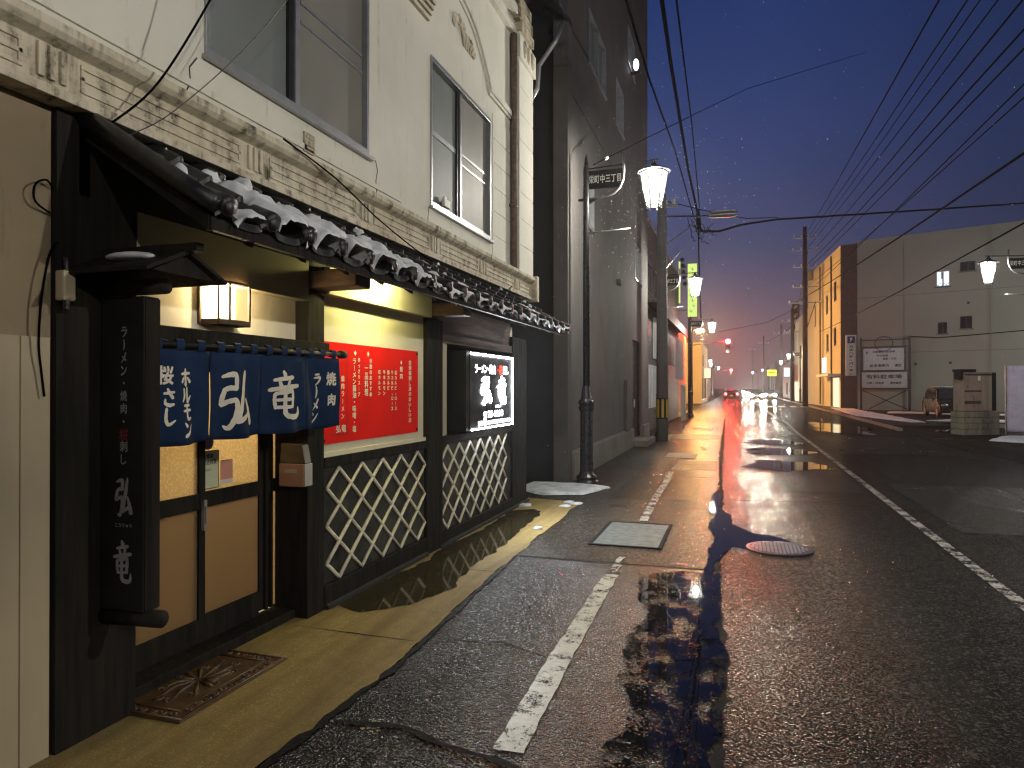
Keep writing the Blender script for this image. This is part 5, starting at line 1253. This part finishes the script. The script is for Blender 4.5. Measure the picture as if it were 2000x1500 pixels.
for k in range(5):
    for q in range(4): a = k * 1.7 + q * 1.1; mk.tube([(6.97 - .25 * math.cos(a), 94.97, 11.7 - k + .28 * math.sin(a)), (6.97, 94.97, 11.75 - k), (6.97 + .25 * math.cos(a + .7), 94.97, 11.7 - k - .25 * math.sin(a))], .04, 4)
mk.build('pale_characters', M['white'], vs_)
MB().tube([(7.4, 95.1, 11.5), (8.6, 95.1, 11.5)], .05, 6).build('bracket', M['iron'], vs_)
ys_ = thing('yellow_sign', 'glowing yellow sign box far up the right pavement', 'sign', (6.0, 128, 3))
MB().box((4.9, 128, 3.7), (6.3, 128.3, 4.7)).build('lit_box', M['yellowsign'], ys_); MB().box((5.05, 127.97, 4.08), (6.15, 128, 4.3)).build('dark_band', M['darkink'], ys_); MB().tube([(5.6, 128.2, 0), (5.6, 128.2, 3.7)], .06, 8).build('post', M['iron'], ys_)

# ------------------------------------------------------------------ shed wall and sheeting on the right
sw = thing('storage_shed', 'rusty tin-clad storage shed on mossy concrete blocks beside the car park', 'shed', (8.4, 29.5, 0))
d0 = Vector((7.72, 29.1)); d1 = Vector((9.13, 29.85)); ed = (d1 - d0).normalized(); en = Vector((ed.y, -ed.x))
def sbox(m, u0, u1, z0, z1, o0, o1):
    q = lambda u, o: (d0.x + ed.x * u + en.x * o, d0.y + ed.y * u + en.y * o)
    return m.prism([(*q(u0, o0), z0), (*q(u1, o0), z0), (*q(u1, o1), z0), (*q(u0, o1), z0)], (0, 0, z1 - z0))
m = MB()
for r_ in range(4):
    u = -.2 * (r_ % 2)
    while u < 1.5:
        a, b = max(0, u), min(1.5, u + .39)
        if b - a > .05: sbox(m, a, b - .01, r_ * .212, r_ * .212 + .20, -.6, 0)
        u += .4
m.build('block_base', M['block'], sw, bevel=.006)
m = MB(); sbox(m, .02, 1.20, .86, 2.26, -.5, -.02); m.build('tin_body', M['tin'], sw, bevel=.01)
m = MB(); sbox(m, .05, .72, 1.55, 1.60, -.019, .0); sbox(m, .05, .72, 1.12, 1.22, -.019, .0); sbox(m, .05, 1.18, 2.14, 2.2, -.019, 0); m.build('batten', M['wood2'], sw)
m = MB(); sbox(m, .78, 1.16, .90, 2.12, -.019, -.005); m.build('pale_board', M['boards'], sw)
m = MB(); sbox(m, -.1, .5, 2.262, 2.36, -.4, .02); sbox(m, -.12, -.04, 2.0, 2.3, -.3, .02); sbox(m, 1.22, 1.45, .86, 2.25, -.5, -.1); m.build('dark_gap_frame', M['black'], sw)
m = MB(); sbox(m, .60, .70, 1.95, 2.12, -.018, .002); m.build('pasted_paper', M['white'], sw)
sp = thing('sheet_fence', 'tall white sheeting fence with violet light put into its colour, at the right edge behind the snow', 'fence', (10, 29, 0))
m = MB().grid(lambda u, v: (9.25 + 3.9 * u + .03 * noise.noise(Vector((u * 9, v * 5, 1))), 29.75 - 2.6 * u + .06 * noise.noise(Vector((u * 8, v * 6, 2))), .12 + 2.36 * v), 40, 20)
o = m.build('sheeting', M['sheet'], sp, smooth=True); o.modifiers.new('s', 'SOLIDIFY').thickness = .02
m = MB()
for k in range(4): m.tube([(9.25 + 1.2 * k, 29.85 - .8 * k, 0), (9.25 + 1.2 * k, 29.85 - .8 * k, 2.5)], .03, 6)
m.build('scaffold_pole', M['iron_lt'], sp)

# ------------------------------------------------------------------ poles, signals, wires
def pole(name, label, x, y, h, r0, r1, arms=(), mat=None, extra=None):
    t = thing(name, label, 'utility pole', (x, y, 0), 'utility poles along the street')
    MB().lathe(x, y, [(r0, 0), (r1, h), (r1 * .6, h + .02)], 14).build('pole', mat or M['concrete'], t, smooth=True)
    for z, hw in arms:
        m = MB().box((x - hw, y - .05, z), (x + hw, y + .05, z + .09))
        a = m.build('crossarm', M['iron_lt'], t)
        im = MB()
        for k in range(4):
            xx = x - hw + .12 + (2 * hw - .24) * k / 3
            im.lathe(xx, y, [(.03, z + .09), (.07, z + .14), (.035, z + .17), (.07, z + .22), (.02, z + .26)], 8)
        im.build('insulators', M['white'], a)
    return t
p1 = pole('utility_pole', 'nearest concrete utility pole with a yellow and black band by the dark grey building', -2.31, 23.29, 7.9, .19, .15, [(7.5, .5)])
yb = MB()
for k in range(16):
    if k % 2 == 0:
        a0, a1 = 2 * PI * k / 16, 2 * PI * (k + 1) / 16
        yb.prism([(-2.31 + .20 * math.cos(a0), 23.29 + .20 * math.sin(a0), .74), (-2.31 + .20 * math.cos(a1), 23.29 + .20 * math.sin(a1), .74), (-2.31 + .185 * math.cos(a1), 23.29 + .185 * math.sin(a1), .74), (-2.31 + .185 * math.cos(a0), 23.29 + .185 * math.sin(a0), .74)], (0, 0, .58))
MB().lathe(-2.31, 23.29, [(.192, .70), (.191, 1.36)], 20).build('black_band', M['black'], p1); yb.build('yellow_stripes', M['yellow'], p1)
MB().tube([(-2.31, 23.29, 6.2), (-1.3, 23.6, 7.0)], .025, 6).tube([(-2.31, 23.2, 5.4), (-1.7, 23.2, 6.1)], .025, 6).build('stay_strut', M['iron_lt'], p1)
pole('utility_pole', 'dark utility pole carrying the signal arm on the shop side', -3.1, 50.5, 6.6, .17, .14, [], M['brown'])
pole('utility_pole', 'thin utility pole among the far shops on the shop side', -4.3, 93.7, 9, .15, .12, [(8.4, .7)])
pr = pole('utility_pole', 'tallest dark utility pole on the right with many crossarms before the ochre face', 5.75, 68, 16.0, .24, .17, [(15.0, 1.0), (13.9, 1.1), (12.4, 1.0), (10.6, 1.1), (9.2, 1.4)], M['wood'])
MB().lathe(6.2, 68, [(.22, 11.2), (.25, 11.3), (.25, 12.0), (.2, 12.1)], 14).build('transformer', M['concrete'], pr, smooth=False)
MB().tube([(5.6, 67.8, 6.0), (6.6, 67.8, 9.3)], .04, 6).build('stay_strut', M['iron'], pr)
pole('utility_pole', 'second dark utility pole on the right beside the pink sign', 6.15, 89, 11, .22, .17, [(9.4, 1.2), (8.2, 1.0)], M['wood'])
pole('utility_pole', 'third utility pole on the right near the far street lamps', 6.2, 112, 11, .20, .15, [(9.6, 1.1)], M['concrete'])
pole('utility_pole', 'farthest utility pole on the right above the headlights', 5.0, 150, 12, .2, .15, [(10.5, 1.0)], M['concrete'])
for k, (x, y, h_) in enumerate(((-5.4, 118, 8), (3.6, 190, 12))):
    pole('utility_pole', ['hazy thin pole behind the far lamp cluster on the shop side', 'hazy thin pole at the end of the street'][k], x, y, h_, .14, .1, [(h_ - .7, .8)])

def signal(x, y, px_, z, label, on):
    t = thing('traffic_signal', label, 'traffic signal', (px_, y, 0))
    MB().tube([(px_, y, 0), (px_, y, z + 1.2)], [.11, .08], 12).build('post', M['iron_lt'], t, smooth=True)
    MB().tube([(px_, y, z - .25), (x, y, z + .05)], .045, 8).build('arm', M['iron_lt'], t, smooth=True)
    hb = MB().box((x - .19, y - .12, z - 1.0), (x + .19, y + .12, z + .22)).build('housing', M['iron'], t, bevel=.03)
    for k, mm_ in enumerate(('redlight' if on == 'r' else 'glass_dark', 'glass_dark', 'greenlight' if on == 'g' else 'glass_dark')):
        MB().tube([(x, y - .121, z - k * .38), (x, y - .135, z - k * .38)], .175, 16).build('lens', M[mm_], hb)
        MB().grid(lambda u, v, k=k: (x + .165 * math.cos(PI * u), y - .12 - .22 * v, z - k * .38 + .165 * math.sin(PI * u)), 12, 1).build('visor', M['iron'], hb)
signal(-.72, 60.6, -3.6, 5.46, 'nearest traffic signal showing red, on an orange-lit arm from the shop side', 'r')
signal(-1.2, 150, -4.6, 5.2, 'distant traffic signal showing red above the tail lights', 'r')
signal(-7.2, 175, -8.2, 4.6, 'small far traffic signal showing green on the shop side', 'g')
# sodium lamp
sl = thing('sodium_lamp', 'orange sodium street light shining over the pavement beside the third lantern', 'street lamp', (-3.9, 66, 0))
MB().tube([(-3.95, 66, 0), (-3.95, 66, 6.9)], [.08, .06], 10).build('post', M['iron_lt'], sl, smooth=True)
MB().tube([(-3.95, 66, 6.85), (-3.3, 66, 7.05)], .035, 8).build('arm', M['iron_lt'], sl, smooth=True)
MB().ball((-3.2, 66, 7.03), (.40, .2, .10), 14, 8).build('head', M['iron'], sl, smooth=True)
MB().ball((-3.2, 65.95, 6.80), (.34, .26, .17), 14, 8).build('lamp_bowl', M['sodium'], sl, smooth=True)
point('sodium_bulb', (-3.2, 65.8, 6.6), 7000, (1.0, .56, .17), .12, sl)

# unlit road light with a snow cap
rl_ = thing('road_light', 'unlit flat road light head with a cap of snow hanging over the carriageway', 'road light', (-.5, 25, 7.5))
MB().tube([(-2.3, 23.6, 7.3), (-1.2, 24.8, 7.5), (-.85, 25, 7.55)], .03, 8).build('arm', M['iron'], rl_, smooth=True)
hdm = MB().grid(lambda u, v: (-.90 + .92 * u, 25 + .14 * math.cos(2 * PI * v) * (1 - .3 * abs(u * 2 - 1)), 7.55 + .105 * math.sin(2 * PI * v) * (1 - .35 * abs(u * 2 - 1) ** 3)), 12, 16); hdm.build('head', M['iron_lt'], rl_, smooth=True)
tag(MB().ball((-.42, 25, 7.66), (.40, .11, .035), 12, 6).build('lamp_snow', M['snow'], smooth=True), 'snow lying on top of the unlit road light', 'snow', kind='stuff')

def wire(pts, r_, lab, group='overhead wires crossing the sky', sagv=0):
    out = []
    for i in range(len(pts) - 1):
        a, b = Vector(pts[i]), Vector(pts[i + 1]); N = 14
        for k in range(N): t = k / N; p = a.lerp(b, t); p.z -= sagv * 4 * t * (1 - t); p.z += .012 * noise.noise(p * 1.3); out.append(p)
    out.append(Vector(pts[-1]))
    o = MB().tube(out, r_ * 1.25, 5).build('overhead_wire', M['cable'], smooth=True); tag(o, lab, 'wire', group); return o
wire([(-1.29, 25.82, 7.68), (-1.31, 20.57, 7.86), (-1.23, 14.3, 8.03), (-1.11, 11.19, 7.75), (-.9, 7, 6.8), (-.6, 2, 6.2)], .030, 'thickest overhead cable dropping to the knot beside the unlit road light')
wire([(-1.29, 26.4, 8.2), (-1.09, 18.54, 8.41), (-.98, 14.38, 8.03), (-.89, 11.26, 7.72), (-.7, 5, 7.0)], .014, 'thin overhead wire just to the right of the thickest cable')
wire([(-1.42, 25.5, 7.6), (-1.51, 18.41, 7.76), (-1.54, 13.15, 7.39), (-1.44, 9, 7.0)], .016, 'overhead wire passing close above the nearest lantern')
wire([(-1.29, 25.8, 7.68), (-1.3, 26.0, 6.6), (-1.35, 28, 5.2), (-1.6, 34, 4.9)], .022, 'cable hanging straight down from the knot of wires')
cross = [(-1.23, 26.0, 7.25), (-.6, 25.6, 7.12), (0.1, 25.6, 7.28), (1.37, 26.66, 7.63), (3.75, 28.47, 8.02), (7.7, 31.82, 8.75), (13, 36, 9.7), (22, 44, 11)]
wire(cross, .030, 'thick lashed cable crossing the whole street above the road light')
wire([(-2.3, 23.3, 7.75), (-.9, 25.0, 7.68), (.3, 25.6, 7.5), (1.37, 26.7, 7.70)], .012, 'thin wire joining the nearest pole to the crossing cable')
wire([(-2.42, 12.4, 5.64), (-2.12, 14.02, 6.41), (-1.11, 18.53, 8.6), (.3, 23.18, 10.98), (6, 38, 18)], .009, 'stay wire rising from the top of the nearest street lamp across the sky')
io = MB().lathe(0, 0, [(.012, -.07), (.03, -.05), (.018, -.02), (.03, 0), (.018, .03), (.03, .05), (.012, .07)], 8); q = io.build('insulator', M['white']); q.location = (-2.30, 13.05, 5.95); q.rotation_euler = (R(-62), 0, R(-10)); tag(q, 'small white insulator on the stay wire of the nearest street lamp', 'insulator')
tg = MB()
rnd = random.Random(3)
for k in range(9):
    c0 = Vector((-1.3 + rnd.uniform(-.5, .1), 25.4 + rnd.uniform(-.5, .5), 7.5 + rnd.uniform(-.4, .3))); c1_ = Vector((-1.1 + rnd.uniform(-.3, .5), 25.6, 7.1 + rnd.uniform(-.4, .4)))
    pts_ = [c0.lerp(c1_, t / 8) + Vector((0, 0, -.25 * math.sin(PI * t / 8) * rnd.uniform(.3, 1.4))) for t in range(9)]
    tg.tube(pts_, .012, 5)
tg.tube([(-1.31, 25.7, 7.95), (-1.28, 25.75, 7.45)], [.05, .09], 8); tg.tube([(-1.28, 25.75, 7.45), (-1.26, 25.8, 7.2)], [.09, .04], 8)
tag(tg.build('wire_tangle', M['cable'], smooth=True), 'knot of looped wires and splice boxes where the cables meet', 'cable knot')
wsets = [((3.8, 15.89, 9.34), (5.75, 68, 15.2), 'outermost overhead wire from the top of the tall right pole', .016), ((4.33, 16.06, 9.34), (6.10, 68, 15.2), 'second overhead wire from the top arm of the tall right pole', .014),
         ((4.57, 16.14, 9.34), (6.45, 68, 15.2), 'third overhead wire from the top arm of the tall right pole', .012), ((4.91, 16.24, 9.34), (5.95, 68, 14.1), 'overhead wire from the second arm of the tall right pole', .014),
         ((5.37, 16.39, 9.34), (6.65, 68, 14.1), 'outer wire from the second arm of the tall right pole', .018), ((5.39, 16.4, 8.76), (5.95, 68, 12.6), 'wire from the third arm of the tall right pole', .018),
         ((5.39, 16.4, 8.38), (6.35, 68, 12.6), 'outer wire from the third arm of the tall right pole', .016), ((5.39, 16.4, 7.68), (6.65, 68, 10.8), 'twisted wire from the fourth arm of the tall right pole', .014),
         ((5.39, 16.4, 7.42), (6.05, 68, 10.8), 'second twisted wire from the fourth arm of the tall right pole', .012), ((5.39, 16.4, 6.31), (4.95, 68, 9.3), 'heavy low wire from the lowest arm of the tall right pole', .024),
         ((5.39, 16.4, 4.95), (6.85, 68, 6.6), 'lowest wire sweeping before the big grey wall', .016)]
for a, b, lab, r_ in wsets:
    a, b = Vector(a), Vector(b); d_ = (a - b) / (a - b).length
    near = a + d_ * 22
    wire([tuple(b), tuple(a), tuple(near)], r_, lab, sagv=.12)
wire([(6.0, 68, 9.25), (3, 80, 8.6), (-4.8, 92, 8.2)], .02, 'pale wire crossing the street far up above the red signal')
wire([(6.0, 68, 13.9), (6.7, 92, 9.4), (6.2, 112, 9.6), (5.0, 150, 10.5)], .02, 'wire linking the row of right-hand poles')
wire([(-3.1, 50.5, 6.4), (-5.2, 90, 8.4), (-5.4, 118, 7.3)], .02, 'wire linking the far poles on the shop side')

# ------------------------------------------------------------------ cars
def make_car(label, paint, group=None, van=False, head=False, tail=False, name='car'):
    """nose towards -Y, origin under the nose centre"""
    t = thing(name, label, 'minivan' if van else 'car', (0, 0, 0), group)
    W_, Lc, H_ = .85, (4.3 if van else 4.2), (1.72 if van else 1.42)
    if van: prof = [(0, .28), (0, .62), (.10, .82), (.85, 1.02), (1.55, H_ - .10), (2.0, H_), (3.9, H_ - .03), (4.15, 1.15), (4.3, .85), (4.3, .32)]
    else: prof = [(0, .26), (0, .60), (.15, .74), (1.15, .90), (1.95, H_ - .06), (2.4, H_), (3.2, H_ - .05), (3.9, .98), (4.2, .86), (4.2, .30)]
    # shell: lofted across the width so the cabin leans in and the corners are round
    def shell(u, v):
        i = v * (len(prof) - 1); k = min(int(i), len(prof) - 2); f_ = i - k
        y = prof[k][0] * (1 - f_) + prof[k + 1][0] * f_; z = prof[k][1] * (1 - f_) + prof[k + 1][1] * f_
        s_ = u * 2 - 1; lean = max(0, z - .85) * .22; w_ = W_ - lean
        edge = abs(s_) ** 6; x = s_ * w_
        return (x, y + (.10 * edge if y < 1 else -.06 * edge if y > 3.5 else 0), z - .045 * edge * (1 if z > .5 else 0))
    m = MB().grid(shell, 16, (len(prof) - 1) * 3)
    for s_ in (-1, 1):
        vs = [(s_ * (W_ - max(0, z - .85) * .22), y + (.10 if y < 1 else -.06 if y > 3.5 else 0), z - (.045 if z > .5 else 0)) for y, z in prof]
        m.add(vs, [tuple(range(len(vs)))])
    m.box((-W_ + .02, .12, .24), (W_ - .02, Lc - .12, .34))
    b = m.build('body', paint, t, smooth=False)
    for p in b.data.polygons: p.use_smooth = len(p.vertices) == 4
    gz = M['glass_dark']
    a0, a1 = prof[3], prof[4]
    def along(f_, s_, out=.012):
        y = a0[0] * (1 - f_) + a1[0] * f_; z = a0[1] * (1 - f_) + a1[1] * f_; w_ = W_ - max(0, z - .85) * .22 - .10
        return (s_ * w_, y - out, z + out)
    MB().add([along(.06, -1), along(.06, 1), along(.94, 1), along(.94, -1)], [(0, 1, 2, 3)]).build('windscreen', gz, t)
    for s_ in (-1, 1):
        zt = H_ - .14; zb = 1.02 if van else .92
        xs = lambda z: s_ * (W_ - max(0, z - .85) * .22 + .012)
        segs = [((1.25, zb), (1.85, zb), (1.85, zt), (1.72, zt)), ((1.93, zb), (2.85, zb), (2.85, zt), (1.93, zt)), ((2.93, zb), (3.85, zb), (3.72, zt), (2.93, zt))] if van else [((1.45, zb), (2.35, zb), (2.35, zt), (2.0, zt)), ((2.43, zb), (3.45, zb), (3.1, zt), (2.43, zt))]
        for sg_ in segs: MB().prism([(xs(z), y, z) for y, z in sg_], (.004 * s_, 0, 0)).build('side_window', gz, t)
        mo_ = MB().ball((s_ * (W_ + .12), 1.25 if not van else 1.15, 1.02), (.10, .05, .07), 8, 6); mo_.build('mirror', paint, t, smooth=True)
    ry = Lc - .02
    MB().add([(-.62, ry - .30, H_ - .16), (.62, ry - .30, H_ - .16), (.68, ry - .06, 1.05), (-.68, ry - .06, 1.05)], [(0, 1, 2, 3)]).build('rear_window', gz, t)
    for s_ in (-1, 1):
        for y in (.80, Lc - .75):
            x = s_ * (W_ - .10)
            wv = MB().tube([(x - .09 * s_, y, .31), (x + .105 * s_, y, .31)], .31, 22).build('wheel', M['tyre'], t)
            rm_ = MB().tube([(x + .106 * s_, y, .31), (x + .112 * s_, y, .31)], .19, 14)
            for k in range(5):
                a = k * 2 * PI / 5; rm_.box((x + .112 * s_ - .003, y + .1 * math.cos(a) - .025, .31 + .1 * math.sin(a) - .025), (x + .112 * s_ + .006, y + .1 * math.cos(a) + .025, .31 + .1 * math.sin(a) + .025))
            rm_.build('rim', M['rim'], wv)
        MB().ball((s_ * .62, .06, .68), (.19, .09, .12), 12, 8).build('headlight', M['headlight'] if head else M['rim'], t, smooth=True)
        MB().ball((s_ * .70, Lc - .05, .88), (.10, .06, .16), 10, 8).build('tail_light', M['taillight'] if tail else M['dimred'], t, smooth=True)
    MB().box((-.45, -.012, .36), (.45, .01, .52)).build('grille', M['black'], t, bevel=.006)
    MB().box((-.17, -.03, .40), (.17, -.013, .56)).build('number_plate', M['plate'], t)
    MB().box((-.17, Lc + .005, .62), (.17, Lc + .02, .78)).build('rear_plate', M['plate'], t)
    return t
mv = make_car('dark minivan with yellow number plate parked facing the street beside the shed', M['carpaint'], van=True, name='parked_minivan'); mv.location = (11.8, 45.6, 0)
tag(MB().ball((11.8, 48.6, 1.73), (.62, 1.1, .05), 14, 8).build('roof_snow', M['dirtysnow'], smooth=True), 'thin snow on the roof of the parked minivan', 'snow', kind='stuff')
oc = make_car('nearest oncoming car with glaring white headlights', M['carlight'], 'oncoming cars with headlights on', head=True); oc.location = (4.3, 104, 0)
for k, (x, y, lab) in enumerate(((2.4, 96, 'oncoming car close to the centre line, second pair of glaring headlights'), (2.6, 122, 'third oncoming car, behind the one at the centre line'), (2.2, 146, 'fourth oncoming car in the queue of headlights'), (1.9, 175, 'last oncoming car, farthest headlights in the queue'))):
    c = copy_tree(oc); c.location = (x, y, 0); c['label'] = lab  # the queue holds two added cars that strengthen the headlight glow
ta = make_car('car driving away with red tail lights under the signals', M['carpaint'], tail=True); ta.location = (-.7, 98, 0); ta.rotation_euler = (0, 0, PI)
c = copy_tree(ta); c.location = (-1.0, 120, 0); c['label'] = 'second car driving away, red tail lights just beyond the first'

# ------------------------------------------------------------------ falling snow
fl = MB(); rnd = random.Random(11)
def flake(p, s_):
    d_ = Vector((rnd.uniform(-.3, .3), rnd.uniform(-.3, .3), 1)).normalized() * s_ * rnd.uniform(1, 2.2); a = Vector((1, 0, 0)) * s_; b = Vector((0, 1, 0)) * s_
    fl.add([p + d_, p + a, p + b, p - a, p - b, p - d_], [(0, 1, 2), (0, 2, 3), (0, 3, 4), (0, 4, 1), (5, 2, 1), (5, 3, 2), (5, 4, 3), (5, 1, 4)])
for k in range(1500):
    y = rnd.uniform(4, 42); x = rnd.uniform(-2.4, 7); z = rnd.uniform(.3, 9)
    flake(Vector((x, y, z)), rnd.uniform(.0014, .0032) * (1 + y / 50))
for k in range(260):
    a = Vector((rnd.gauss(-1.36, .8), rnd.gauss(12.3, 1.2), rnd.gauss(4.9, .8))); flake(a, rnd.uniform(.003, .006))
tag(fl.build('falling_snow', M['snow']), 'sparse snowflakes falling through the lamp light', 'snow', kind='stuff')

# ------------------------------------------------------------------ misty snow-laden air
hz = MB().box((-40, -30, -1), (60, 260, 19)); hm = bpy.data.materials.new('mist'); hm.use_nodes = True
ntt = hm.node_tree; ntt.nodes.clear(); oo = ntt.nodes.new('ShaderNodeOutputMaterial'); vv = ntt.nodes.new('ShaderNodeVolumePrincipled')
vv.inputs['Color'].default_value = (.92, .93, 1, 1); vv.inputs['Density'].default_value = .0006; vv.inputs['Anisotropy'].default_value = .7
ntt.links.new(vv.outputs[0], oo.inputs['Volume'])
ho = hz.build('haze', hm); tag(ho, 'thin misty air full of fine snow along the street', 'haze', kind='stuff')

ls2 = thing('added_lit_sign', 'small added lit box jutting out over the far shop side pavement', 'sign', (-3.3, 84, 3))  # glowing box added to thicken the far lights
MB().box((-3.6, 84, 2.8), (-2.9, 84.2, 3.9)).build('lit_box', M['shopglow'], ls2); MB().box((-3.62, 84.02, 2.74), (-2.88, 84.18, 2.8)).build('frame', M['iron'], ls2)
ls3 = thing('added_lit_sign', 'added white lit box on the far right row before the yellow sign', 'sign', (6.6, 104, 3))  # second added glowing box, on the right-hand side
MB().box((6.1, 104, 3.2), (6.9, 104.2, 4.4)).build('lit_box', M['coolglow'], ls3); MB().box((6.08, 104.02, 3.14), (6.92, 104.18, 3.2)).build('frame', M['iron'], ls3)
